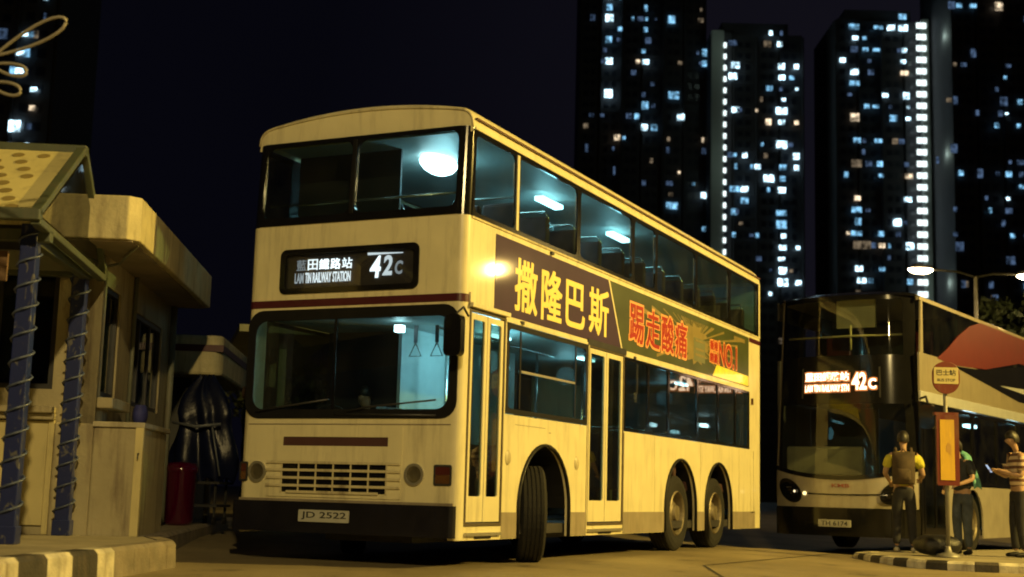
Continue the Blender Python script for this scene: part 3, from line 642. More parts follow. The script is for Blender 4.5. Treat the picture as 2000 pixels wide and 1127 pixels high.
m=MB(); p2(m,2.435,2.485,.9,4.25,-.004,champ,3,12); m.build('front_edge_strip',parent=B2,smooth=True)
m=MB(); p2(m,.19,2.37,lambda y:zb(y)+.04,2.43,.006,glassf,20,4); m.build('windscreen',parent=B2,smooth=True)
m=MB(); p2(m,.19,2.37,3.21,4.15,.006,glassf,20,4); m.build('upper_windscreen',parent=B2,smooth=True)
def e2(cy,cz,a,b,c0,c1,mt,mb,n=20,sk=0):
    mb.plate([(cy+a*math.cos(2*PI*k/n)+sk*math.sin(2*PI*k/n),cz+b*math.sin(2*PI*k/n)) for k in range(n)],[],c0,c1,lambda y,z,c:F2(y,z,c),mt)
for cy,s in ((2.16,1),(.34,-1)):
    m=MB(); e2(cy,1.0,.22,.20,-.022,.02,gblack,m,24,.10*s); hp=m.build('headlight',parent=B2)
    m=MB(); e2(cy+.10*s,1.08,.05,.05,-.034,-.022,lensm,m); e2(cy,1.0,.055,.055,-.034,-.022,lensm,m); e2(cy-.09*s,.92,.045,.045,-.034,-.022,lensm,m); m.build('lens',parent=hp)
m=MB(); e2(1.86,.955,.035,.03,-.02,-.006,E('side_lamp',(1,.75,.3),2.2),m); m.build('marker_lamp',parent=B2)
m=MB(); e2(2.05,.985,.02,.02,-.04,-.03,E('side_lamp_b',(1,.8,.45),1.6),m); m.build('marker_lamp',parent=B2)
m=MB(); m.plate(rr(1.05,1.60,.425,.54,.01),[],-.05,-.035,lambda y,z,c:F2(y,z,c),platem); pl=m.build('number_plate',parent=B2)
def f2t(a,b,c): return F2(2.5-a,b,c)
m=MB(); put_text(m,'TH 6174',.95,1.40,.445,.52,f2t,.01,(-.051,-.055)); m.build('plate_characters',inkm,pl)
m=MB(); put_text(m,'KMB',1.12,1.42,1.06,1.12,f2t,.015,(-.001,-.006)); m.build('operator_letters',P('faded_red_letters',(.25,.07,.05),.5),B2)
m=MB(); m.plate([(.55,2.52),(1.95,2.52),(1.95,3.02),(.55,3.02)],[],-.006,-.001,lambda y,z,c:F2(y,z,c),intd); dpo=m.build('route_display',parent=B2)
for s_,x0,x1,z0,z1,o_ in (('藍田鐵路站',.62,1.42,2.90,3.045,.06),('LAM TIN RAILWAY STN',.62,1.42,2.725,2.84,.05),('42',1.47,1.72,2.75,3.03,.05),('C',1.755,1.88,2.76,2.93,.06)):
    m=MB(); put_text(m,s_,x0,x1,z0-.1,z1-.1,f2t,o_*.5,(-.012,-.015)); lo2=m.build('display_lettering',led,dpo)
    m=MB(); put_bold(m,s_,x0-.022,x1+.022,z0-.122,z1-.078,f2t,.022,-.007); m.build('painted_display_bloom',ledo,lo2)  # wider dim orange letters behind imitate bloom around the lit display
# interior seen through the front
m=MB(); m.box(.45,.50,.78,1.45,3.72,4.20); m.build('sun_blind',P('pale_blind',(.52,.45,.24),.6),B2)
m=MB(); m.tube([(.42,.15,3.57),(.34,1.25,3.57),(.44,2.3,3.57)],.018,8).tube([(.36,1.17,3.34),(.36,1.17,3.75)],.018,8); m.build('guard_rail',P('yellow_rail',(.5,.42,.2),.4),B2,smooth=True)
m=MB(); m.box(.40,.55,1.0,2.35,1.25,1.74); m.build('dashboard',P('beige_dash',(.28,.24,.16),.6),B2,bevel=.04)
m=MB(); m.box(.6,11.6,.06,2.44,2.50,2.62); m.box(.3,11.8,.06,2.44,.30,.40); m.box(1.7,1.75,1.2,2.44,.4,2.45); m.box(.62,.66,.06,2.44,2.6,3.2); m.build('decks',intd,B2)
m=MB(); m.box(1.6,1.65,.2,.6,3.3,3.75); m.box(1.6,1.65,1.65,2.1,3.3,3.75); m.box(2.6,2.7,.1,2.4,2.6,4.1,intd); m.build('upper_seat',redsw,B2,bevel=.03)
# body sides
m=MB()
def p2s(pts,d0,d1,mt,hol=()): m.plate(pts,list(hol),d0,d1,sd,mt)
p2s([(.30,2.62),(11.6,2.62),(11.6,3.26),(.30,3.26)],0,.03,champ)
p2s([(.36,3.26),(.50,3.26),(.50,4.13),(.43,4.13)],0,.03,champ)
m.box(.36,11.6,0,.06,4.12,4.18,champ)
p2s([(.30,.25),(.42,.25),(.42,2.46),(.30,2.46)],0,.03,gblack)
p2s([(1.62,.25)]+[(3.05-.6,.25)]+[(3.05+.6*math.cos(PI-PI*k/14),.50+.6*math.sin(PI-PI*k/14)) for k in range(15)]+[(3.65,.25),(11.6,.25),(11.6,1.15),(1.62,1.15)],0,.03,champg)
m.build('body_side',parent=B2)
m=MB(); m.plate([(.28,2.46),(11.6,2.46),(11.6,2.635),(.28,2.635)],[],-.03,.02,sd); m.build('white_waist_band',silver,B2,bevel=.01)
m=MB(); m.grid(lambda u,v:(11.6*v*0+ .42+11.2*v,.0+2.5*u, 4.15+.17*math.sin(PI*u)**.35),24,8); 
m.grid(lambda u,v:(.42-.26*v*0-(.0) - (0.42-F2(2.5*min(max(u,.01),.99),4.22)[0])*v,2.5*u,4.15+.17*math.sin(PI*u)**.35*(1-v*.55)-.0),24,5,gblack); m.build('roof',champ,B2,smooth=True)
m=MB(); m.box(11.55,11.6,0.02,2.48,.3,4.2).box(.4,11.55,2.46,2.5,.3,3.2).box(.4,11.55,2.47,2.5,3.9,4.2); m.build('far_body_side',intd,B2)
m=MB(); m.plate([(.50,3.26),(11.6,3.26),(11.6,4.13),(.50,4.13)],[],.006,.012,sd,glassd); m.build('upper_side_glazing',parent=B2)
m=MB(); m.plate([(1.2,3.24),(1.75,3.45),(2.4,3.75),(3.1,4.0),(3.75,4.13),(11.6,4.13),(11.6,3.62),(6.3,3.62),(4.0,3.30),(2.0,3.20)],[],-.006,.0055,sd,redsw); m.build('red_swoosh',parent=B2)
m=MB(); m.plate([(2.0,3.19),(4.0,3.28),(6.3,3.55),(11.5,3.6),(11.5,2.9),(6.2,2.85),(4.4,3.0)],[],-.005,-.001,sd,gblack); m.plate([(4.9,3.07),(6.6,3.13),(6.6,3.03)],[],-.008,-.0055,sd,silver); m.build('dark_swoosh',parent=B2)
m=MB(); m.plate([(.44,.30),(1.60,.30),(1.60,2.44),(.44,2.44)],[rr(.50,.99,.45,2.36,.05),rr(1.05,1.54,.45,2.36,.05)],-.004,.03,sd,gblack); do=m.build('door',parent=B2)
m=MB(); m.plate(rr(.49,1.0,.44,2.37,.05),[],.012,.017,sd,glassd).plate(rr(1.04,1.55,.44,2.37,.05),[],.012,.017,sd,glassd); m.build('pane',parent=do)
for i,(a,b) in enumerate(((1.66,3.1),(3.14,4.6),(4.64,6.1),(6.14,7.6),(7.64,9.1),(9.14,10.6))):
    window(a,b,1.17,2.44,sd,glassd,gblack,B2,.05,.06)
m=MB(); m.box(1.8,1.84,.5,.9,1.42,1.62); 
m=MB(); m.box(4.6,5.1,.5,.62,2.28,2.34,tube_b); m.box(7.6,8.1,.5,.62,2.28,2.34,tube_e); m.build('ceiling_light',parent=B2)
m=MB()
for k in range(3): m.plate(rr(2.62+.10*k,2.70+.10*k,1.25,1.46,.02),[],-.012,-.006,sd)
m.build('side_display',E('side_display_glow',(1,.72,.10),3.2),B2)
m=MB(); m.tube([(.25,-.02,2.5),(.1,-.16,2.52),(.02,-.22,2.40)],.02,8,dkm); m.plate(rr(-.34,-.12,2.0,2.38,.06),[],-.06,.04,lambda a,b,c:(c,a,b),gblack); m.build('mirror',parent=B2,bevel=.02)
wheel(B2,(3.05,.17,.5),0); wheel(B2,(3.05,2.33,.5),PI,1); wheel(B2,(8.2,.18,.5),0); wheel(B2,(9.6,.18,.5),0); wheel(B2,(8.2,2.33,.5),PI); wheel(B2,(9.6,2.33,.5),PI)
# ------------------------------------------------------------------ terminus office on the left
wallm=P('cream_render_wall',(.40,.35,.22),.75,0,.14,2.2,.25,0,.85)
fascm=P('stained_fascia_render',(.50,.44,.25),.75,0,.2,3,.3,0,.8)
panelm=P('cream_door_paint',(.60,.52,.26),.5,0,.08,3,0,0,.5)
greyg=P('grey_green_paint',(.16,.17,.13),.6,0,.2,4,.1,0,.5)
curtain=P('grey_blind_fabric',(.12,.13,.14),.8,0,.2,5)
woodb=P('brown_board',(.16,.09,.04),.6,0,.2,4)
A30=RAD(30)
OF=empty('terminus_office',(-1.25,2.70,0),A30,'cream rendered terminus office with a deep overhanging fascia and dark windows','building')
def ws_(a,b,c): return (a,.45+c,b)
def wf_(a,b,c): return (.05+c,a,b)
m=MB(); m.plate([(.05,.1),(3.95,.1),(3.95,2.9),(.05,2.9)],[[(.14,1.52),(.86,1.52),(.86,2.58),(.14,2.58)],[(1.5,1.52),(3.3,1.52),(3.3,2.52),(1.5,2.52)]],0,.15,ws_)
m.plate([(.60,.1),(5,.1),(5,2.9),(.60,2.9)],[[(.86,1.56),(2.5,1.56),(2.5,2.72),(.86,2.72)]],0,.14,wf_)
m.box(.05,.20,.45,.60,.1,2.9); m.box(3.8,3.95,.6,5,.1,2.9); m.build('wall',wallm,OF)
m=MB(); 
m.plate([(-.77,.10),(-.67,0),(3.92,0),(3.92,5.2),(-.77,5.2)],[],2.87,3.27,lambda a,b,c:(a,b,c)); m.build('fascia',fascm,OF,bevel=.012)
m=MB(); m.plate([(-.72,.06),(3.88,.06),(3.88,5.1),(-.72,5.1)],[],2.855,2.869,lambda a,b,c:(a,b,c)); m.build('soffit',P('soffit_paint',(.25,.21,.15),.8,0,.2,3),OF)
m=MB(); m.box(0,1.38,0,.44,.1,1.22); m.box(.0,.045,.44,.80,.1,1.25); m.build('low_wall',wallm,OF,bevel=.015)
m=MB(); m.box(-.03,1.42,-.03,.449,1.22,1.27); m.build('counter_top',P('counter_concrete',(.40,.36,.26),.7,0,.2,4,.2,0,.5),OF,bevel=.008)
m=MB(); m.box(-.025,.05,-.025,.05,.22,1.235); m.tube([(-.03,.01,.98),(-.06,.01,.98),(-.06,.01,.93)],.01,6,dkm); m.build('corner_guard',panelm,OF,bevel=.01)
m=MB(); m.box(-.14,.05,.80,2.6,1.33,1.39); m.box(-.06,.045,.80,2.6,1.27,1.33); m.build('window_ledge',wallm,OF,bevel=.01)
m=MB(); m.plate([(.86,.30),(1.62,.30),(1.62,1.26),(.86,1.26)],[],-.03,-.002,wf_); m.plate([(.80,.22),(.855,.22),(.855,1.27),(.80,1.27)],[],-.05,-.002,wf_); m.build('door',panelm,OF,bevel=.006)
m=MB(); m.plate([(1.66,.30),(2.6,.30),(2.6,1.26),(1.66,1.26)],[],-.02,-.002,wf_); m.build('notice_panel',greyg,OF,bevel=.006)
def owin(a0,a1,z0,z1,mp,nm):
    m=MB(); m.plate([(a0,z0),(a1,z0),(a1,z1),(a0,z1)],[[(a0+.05,z0+.05),(a1-.05,z0+.05),(a1-.05,z1-.05),(a0+.05,z1-.05)]],.02,.10,mp,dkm)
    k=2 if a1-a0>1 else 1
    for i in range(1,k+1):
        if k>1: x=a0+(a1-a0)*i/(k+1); m.plate([(x-.02,z0+.04),(x+.02,z0+.04),(x+.02,z1-.04),(x-.02,z1-.04)],[],.03,.09,mp,dkm)
    o=m.build('window',parent=OF); 
    q=MB(); q.plate([(a0+.04,z0+.04),(a1-.04,z0+.04),(a1-.04,z1-.04),(a0+.04,z1-.04)],[],.05,.056,mp,glassd); q.build('pane',parent=o)
    q=MB(); w=(a1-a0)
    for f0,f1 in ((.25,.55),(.72,.90)) if w>1 else ((.45,.8),): 
        n=10; q.grid(lambda u,v:mp(a0+w*(f0+(f1-f0)*u),z0+.05+(z1-z0-.1)*v,.13+.012*math.sin(u*n*3)),n*3,1)
    q.build('curtain',curtain,o)
    return o
owin(.14,.86,1.52,2.58,ws_,0); owin(1.5,3.3,1.52,2.52,ws_,0); owin(.86,2.5,1.56,2.72,wf_,0)
m=MB(); m.box(.3,3.7,.9,4.8,.12,2.8); m.build('interior_core',intd,OF)
m=MB(); m.box(.08,.92,.30,.449,1.40,1.50); m.build('window_sill',wallm,OF,bevel=.01)
MB().tube([(1.45,.42,1.3),(1.45,.42,2.85)],.022,8).build('conduit',greyg,OF,smooth=True); MB().tube([(3.75,.40,.25),(3.75,.40,2.85)],.04,8).build('drain_pipe',greyg,OF,smooth=True); MB().tube([(-.5,.05,2.86),(.2,.35,2.80),(.1,.44,2.75)],.012,6).build('cable',greyg,OF,smooth=True)
# blue bag hung by the window
m=MB(); m.grid(lambda u,v:(1.15+.10*math.cos(2*PI*u)*(.6+.5*math.sin(PI*v*.9)),.24+.07*math.sin(2*PI*u)*(.6+.5*math.sin(PI*v*.9)),1.275+.22*v),14,6); 
bag=m.build('cloth_bag',P('blue_cloth',(.03,.035,.18),.7,0,.3,8,.3),smooth=True); bag.matrix_world=Matrix.Translation((-1.25,2.70,0))@Matrix.Rotation(A30,4,'Z'); tag(bag,'small dark blue cloth bag standing on the counter of the cream office','bag')
# ------------------------------------------------------------------ shelter with spotted roof panel
green=P('dark_green_frame',(.075,.09,.055),.45,0,.15,5,0,.1,.4)
def patt():
    m,n,b=new_mat('navy_patterned_paint'); b.inputs['Roughness'].default_value=.35
    t=n.nodes.new('ShaderNodeTexCoord'); mp=n.nodes.new('ShaderNodeMapping'); mp.inputs['Scale'].default_value=(6,6,3.4)
    w=n.nodes.new('ShaderNodeTexVoronoi'); w.inputs['Scale'].default_value=1.6; w.feature='F1'
    wv=n.nodes.new('ShaderNodeTexNoise'); wv.inputs['Scale'].default_value=1.9; wv.inputs['Detail'].default_value=3; wv.inputs['Distortion'].default_value=1.4
    r=n.nodes.new('ShaderNodeValToRGB'); r.color_ramp.elements[0].position=.58; r.color_ramp.elements[0].color=(.012,.020,.105,1); r.color_ramp.elements[1].position=.66; r.color_ramp.elements[1].color=(.11,.11,.12,1)
    n.links.new(t.outputs['Object'],mp.inputs[0]); n.links.new(mp.outputs[0],wv.inputs['Vector']); n.links.new(wv.outputs['Fac'],r.inputs['Fac']); n.links.new(r.outputs['Color'],b.inputs['Base Color']); return m
navy=patt()
SH=empty('passenger_shelter',(-3.36,2.14,.22),A30,'waiting shelter with a spotted yellow roof panel, green gable frame and navy patterned posts','shelter')
for a,b in ((0,0),(1.98,.06),(0,3.2),(1.98,3.2)):
    m=MB(); m.box(a-.065,a+.065,b-.065,b+.065,0,2.50); m.box(a-.08,a+.08,b-.08,b+.08,0,.14); m.build('post',navy,SH,bevel=.008)
    m=MB(); m.tube([(a+.092*math.cos(2*PI*k/10),b+.092*math.sin(2*PI*k/10),.16+k*.0195) for k in range(118)],.010,5); m.build('spiral_tape',P('faded_blue_tape',(.07,.09,.16),.4),SH,smooth=True)
fe,ap,be=(-.36,2.50),(.95,3.33),(2.05,2.42); b0,b1=-.16,4.2
m=MB()
for (a0,z0),(a1,z1) in ((fe,ap),(ap,be),(be,fe)):
    dx,dz=a1-a0,z1-z0; L=math.hypot(dx,dz); nx,nz_=-dz/L*.06,dx/L*.06
    m.plate([(a0,z0),(a1,z1),(a1+nx,z1+nz_),(a0+nx,z0+nz_)],[],b0,b0+.08,lambda a,b,c:(a,c,b))
for (a,z) in (fe,ap,be): m.box(a-.05,a+.05,b0,b1,z-.03,z+.06)
m.box(-.05,.05,b0,b1,2.36,2.46); m.box(0,2.0,-.03,.05,2.36,2.46)
m.build('roof_frame',green,SH,bevel=.008)
m=MB(); m.plate([(fe[0]+.14,fe[1]+.03),(be[0]-.18,be[1]+.05),(ap[0],ap[1]-.08)],[],b0+.03,b0+.035,lambda a,b,c:(a,c,b),G('gable_glass',(.25,.3,.3),1,.03)); m.build('gable_glazing',parent=SH)
spot=P('spotted_panel_cream',(.66,.58,.26),.55,0,.06,3,0,0,.3); spotd=P('spotted_panel_dot',(.26,.20,.07),.6,0,.1,6)
sl=((ap[0]-fe[0]),(ap[1]-fe[1])); L=math.hypot(*sl); ux_,uz_=sl[0]/L,sl[1]/L
def rp(a,b,c): return (fe[0]+ux_*a-uz_*c,b,fe[1]+uz_*a+ux_*c)
m=MB(); m.plate([(.05,b0+.09),(L-.05,b0+.09),(L-.05,b1),(.05,b1)],[],.0,.02,rp,spot)
for i in range(9):
    for j in range(21):
        cx=.14+i*.175; cy=b0+.26+j*.215+(.07*i)%.215
        if cy<b1-.1 and cx<L-.1: m.plate([(cx+.052*math.cos(2*PI*k/18),cy+.052*math.sin(2*PI*k/18)) for k in range(18)],[],.021,.024,rp,spotd)
m.build('roof_panel',parent=SH)
m=MB(); m.plate([(ap[0]+.05,ap[1]-.03),(be[0]-.03,be[1]),(be[0]-.03,be[1]+.03),(ap[0]+.05,ap[1]+.0)],[],b0+.09,b1,lambda a,b,c:(a,c,b)); m.build('rear_roof_panel',greyg,SH)
m=MB(); m.box(.1,.14,.2,4.1,2.06,2.30); m.build('header_board',woodb,SH)
m=MB(); m.box(.02,.06,.08,4.1,2.30,2.50); m.build('header_beam',dkm,SH)
# wire leaf ornament
yw=P('wire_cream_paint',(.24,.22,.18),.5,0,.1,6)
WO=empty('wire_leaf_ornament',(-4.95,1.35,.22),0,'cream wire leaf ornament on a post by the shelter roof','ornament')
m=MB(); m.tube([(0,0,0),(0,0,3.0)],.03,8); m.build('post',yw,WO,smooth=True)
def loop(base,tip,w,r=.011):
    b=Vector(base);t=Vector(tip); d=t-b; nn=d.cross(Vector((1,.45,0))).normalized(); pts=[]
    for k in range(25):
        a=2*PI*k/24; s=.5-.5*math.cos(a); pts.append(b+d*s+nn*w*math.sin(a)*(s**.6)*1.1)
    mm=MB(); mm.tube(pts,r,7,cap=False); return mm
for bs,tp,w in (((0,-.35,3.27),(.12,-.85,3.50),.075),((0,-.32,3.22),(.04,-.62,3.14),.05),((0,-.25,3.2),(-.1,.1,3.6),.08),((0,-.30,3.1),(.06,-.56,3.02),.05)):
    loop(bs,tp,w).build('wire_loop',yw,WO,smooth=True)
m=MB(); m.tube([(0,0,2.95),(0,-.15,3.15),(0,-.35,3.27)],.022,8).tube([(0,0,2.95),(0,-.2,3.1),(0,-.32,3.2)],.018,8); m.build('stem',yw,WO,smooth=True)
# small kiosk behind the office
KX,KY=3.95,5.55; kz=.3
KI=empty('small_kiosk',(3.15,5.20,.2),RAD(30),'small kiosk with a cream canopy edged by a maroon stripe','kiosk')
m=MB(); m.plate([(.10,0),(3,0),(3,1.9),(0,1.9),(0,.10)],[],1.93,2.46,lambda a,b,c:(a,b,c)); m.build('canopy',fascm,KI,bevel=.04)
m=MB(); m.box(-.012,3.0,-.012,1.9,2.24,2.33); m.build('canopy_stripe',maroon,KI)
m=MB(); m.box(.5,3,.45,1.9,0,1.93); m.build('kiosk_body',P('kiosk_dark_panel',(.05,.05,.045),.6,0,.3,3),KI)
m=MB(); m.plate([(.55,.75),(2.3,.75),(2.3,1.6),(.55,1.6)],[],-.02,-.002,lambda a,b,c:(a,.45+c,b)); m.build('shutter',greyg,KI)
m=MB(); m.tube([(.12,.12,0),(.12,.12,1.95)],.03,8); m.build('canopy_post',grey_post,KI,smooth=True)
# tarpaulin covered cart
TP=empty('covered_cart',(2.62,5.0,.22),RAD(20),'street cart wrapped in glossy dark blue tarpaulin beside the small kiosk','cart')
random.seed(11)
tarp=P('dark_blue_tarpaulin',(.004,.006,.024),.33,0,.3,3,.2,0,0,.3)
def tf(u,v):
    a=2*PI*u; r=(.34+.07*math.sin(3*a+1)+.04*math.sin(7*a+v*5))*(1-.78*max(0,v-.62)/.38)*(1.0+.12*math.sin(v*9)); return (r*math.cos(a)*.9,r*math.sin(a)*1.0,.55+1.30*v+.03*math.sin(9*a))
m=MB(); m.grid(tf,60,26); m.build('tarpaulin',tarp,TP,smooth=True)
m=MB(); 
for x,y in ((-.22,-.25),(.22,-.25),(-.22,.25),(.22,.25)): m.tube([(x,y,0),(x,y,.7)],.018,6)
m.box(-.28,.28,-.3,.3,.22,.25); m.box(-.3,.3,-.32,.32,.5,.53); m.build('cart_frame',dkm,TP)
m=MB()
for x,y in ((-.22,-.25),(.22,-.25),(-.22,.25),(.22,.25)): m.lathe([(.001,-.015),(.05,-.015),(.05,.015),(.001,.015)],lambda a,b,c,x=x,y=y:(x+a,y+c,.05+b),14)
m.build('caster',black,TP)
m=MB(); m.tube([(-.3,-.3,1.24),(-.36,.0,1.20),(-.3,.32,1.25)],.02,6).tube([(-.3,-.32,.6),(-.33,-.2,1.2)],.012,6); m.build('strap',P('pale_strap',(.12,.13,.15),.4),TP,smooth=True)
RB=empty('red_bin',(2.0,4.83,.22),0,'round glossy red bin next to the dark blue covered cart','bin')
redb=P('glossy_red_plastic',(.05,.001,.014),.12,0,.1,4,0,.8)
m=MB(); m.lathe([(.001,.0),(.15,0),(.17,.04),(.19,.62),(.2,.64)],lambda a,b,c:(a,b,c),28); m.build('barrel',redb,RB,smooth=True)
m=MB(); m.lathe([(.205,.64),(.21,.68),(.17,.74),(.001,.76)],lambda a,b,c:(a,b,c),28); m.build('lid',redb,RB,smooth=True)
# stacked bundle behind the cart
random.seed(4)
BG=empty('wrapped_bundle',(3.35,4.72,.22),0,'tall bundle of goods wrapped in glossy green grey plastic between the cart and the bus','bundle')
def bf(u,v):
    a=2*PI*u; r=.17+.03*math.sin(4*a+v*6)+.02*math.sin(9*a-v*17); return (r*math.cos(a),r*math.sin(a),1.75*v)
m=MB(); m.grid(bf,48,40); m.build('plastic_wrap',P('grey_green_plastic',(.02,.03,.028),.22,0,.4,5,.6,.3),BG,smooth=True)
m=MB(); m.box(-.18,.18,-.18,.18,1.6,1.78); m.build('top_sack',P('brown_sack',(.16,.10,.07),.8,0,.3,8,.4),BG,bevel=.06,seg=3)
# ------------------------------------------------------------------ bus stop sign
BS=empty('bus_stop_sign',(7.69,-3.30,.03),RAD(-64+90),'bus stop pole with a round red flag sign above a yellow timetable board','bus stop')
ms_=P('sign_maroon',(.11,.014,.010),.45,0,.1,5,0,.1,.4); my_=P('sign_yellow',(.52,.32,.03),.5,0,.08,5,0,0,.4); mw_=P('sign_cream',(.42,.36,.18),.5,0,.08,5)
m=MB(); m.tube([(0,0,0),(0,0,2.42)],.028,12); m.lathe([(.16,0),(.15,.03),(.05,.06),(.03,.14)],lambda a,b,c:(a,b,c),20); m.build('pole',grey_post,BS,smooth=True)
def sg(a,b,c): return (c,-a,b)        # a: right as seen
n=28; circ=[(.185*math.cos(2*PI*k/n),2.36+.185*math.sin(2*PI*k/n)) for k in range(n)]
flag=[(-.185,2.42),(-.185,2.33)]+[(.185*math.cos(a),2.33+.185*math.sin(a)) for a in [PI+PI*k/16 for k in range(1,16)]]+[(.185,2.33),(.185,2.42)]+[(.185*math.cos(a),2.42+.16*math.sin(a)) for a in [PI*k/12 for k in range(1,12)]]
m=MB(); m.plate(flag,[],-.055,-.03,sg,ms_); fo=m.build('round_flag',parent=BS,bevel=.004)
m=MB(); m.plate(rr(-.165,.165,2.28,2.50,.015),[],-.060,-.0555,sg,mw_); m.build('name_plate',parent=fo)
m=MB(); put_text(m,'巴士站',-.13,.13,2.39,2.47,sg,.02,(-.0605,-.062)); put_text(m,'BUS STOP',-.12,.12,2.31,2.35,sg,.01,(-.0605,-.062)); m.build('sign_lettering',inkm,fo)
m=MB(); m.plate(rr(-.15,.15,.93,1.86,.02),[],-.075,-.03,sg,ms_); bo=m.build('timetable_board',parent=BS,bevel=.005)
m=MB(); m.plate([(-.105,1.0),(.085,1.0),(.085,1.80),(-.105,1.80)],[],-.082,-.0755,sg,my_); m.plate([(-.03,1.38),(.03,1.34),(.04,1.46),(0,1.5),(-.03,1.45)],[],-.084,-.0825,sg,P('sign_mark_brown',(.35,.2,.04),.6)); m.build('timetable_sheet',parent=bo)
m=MB(); m.box(-.04,.04,-.16,.16,1.86,1.90); m.build('board_cap',ms_,BS)
# ------------------------------------------------------------------ rubbish bag on the island
m=MB(); m.grid(lambda u,v:((.26*math.sin(PI*v)**.7+.03*math.sin(5*2*PI*u)*math.sin(PI*v))*math.cos(2*PI*u),(.30*math.sin(PI*v)**.7+.03*math.sin(4*2*PI*u+2)*math.sin(PI*v))*math.sin(2*PI*u),.14-.14*math.cos(PI*v)*1),30,14)
o=m.build('refuse_bag',P('black_plastic_bag',(.012,.012,.014),.3,0,.3,6,.6),smooth=True); o.location=(7.95,-3.12,.03); tag(o,'slumped black plastic bag at the foot of the bus stop pole','bag')
# ------------------------------------------------------------------ van glimpsed between the buses
VN=empty('parked_van',(34,9.0,0),RAD(200),'pale van parked far behind, glimpsed between the two buses','van')
m=MB(); m.plate([(0,.35),(4.6,.35),(4.6,1.95),(.9,1.95),(.35,1.25),(0,1.1)],[],-.9,.9,lambda a,b,c:(a,c,b)); m.build('body',silver,VN,bevel=.08,seg=3)
m=MB(); m.plate([(1.0,1.25),(4.3,1.25),(4.3,1.8),(1.05,1.8)],[],-.905,-.9,lambda a,b,c:(a,c,b)); m.plate([(1.0,1.25),(4.3,1.25),(4.3,1.8),(1.05,1.8)],[],.9,.905,lambda a,b,c:(a,c,b)); m.build('side_window',gblack,VN)
m=MB(); m.box(-.02,.0,-.8,-.55,.75,.9).box(-.02,.0,.55,.8,.75,.9); m.build('headlight',E('van_headlight',(.7,.85,1),3),VN)
for x,y in ((.85,-.8),(3.7,-.8),(.85,.8),(3.7,.8)):
    m=MB(); m.lathe([(.001,-.1),(.2,-.11),(.33,-.1),(.33,.1),(.2,.11),(.001,.1)],lambda a,b,c:(a,c,b),24); o=m.build('wheel',tyre,VN); o.location=(x,y,.33)
# ------------------------------------------------------------------ people
skin=P('skin',(.38,.24,.16),.55,0,.06,20); hairm=P('black_hair',(.012,.010,.009),.5,0,.3,30)
def skinned(name,J,edges,mat,parent,sub=2,root=0):
    me=bpy.data.meshes.new(name); me.from_pydata([j[0] for j in J],edges,[]); me.materials.append(mat)
    o=bpy.data.objects.new(name,me); COL.objects.link(o); o.parent=parent
    md=o.modifiers.new('skin','SKIN'); md.use_smooth_shade=True; md.branch_smoothing=.6
    for i,j in enumerate(J):
        r=j[1]; me.skin_vertices[0].data[i].radius=(r if isinstance(r,tuple) else (r,r)); me.skin_vertices[0].data[i].use_root=(i==root)
    s=o.modifiers.new('sub','SUBSURF'); s.levels=sub; s.render_levels=sub
    # bake so that the object is a plain mesh
    bpy.context.view_layer.update(); dg=bpy.context.evaluated_depsgraph_get(); nm=bpy.data.meshes.new_from_object(o.evaluated_get(dg)); o.modifiers.clear(); o.data=nm
    for p in nm.polygons: p.use_smooth=True
    return o
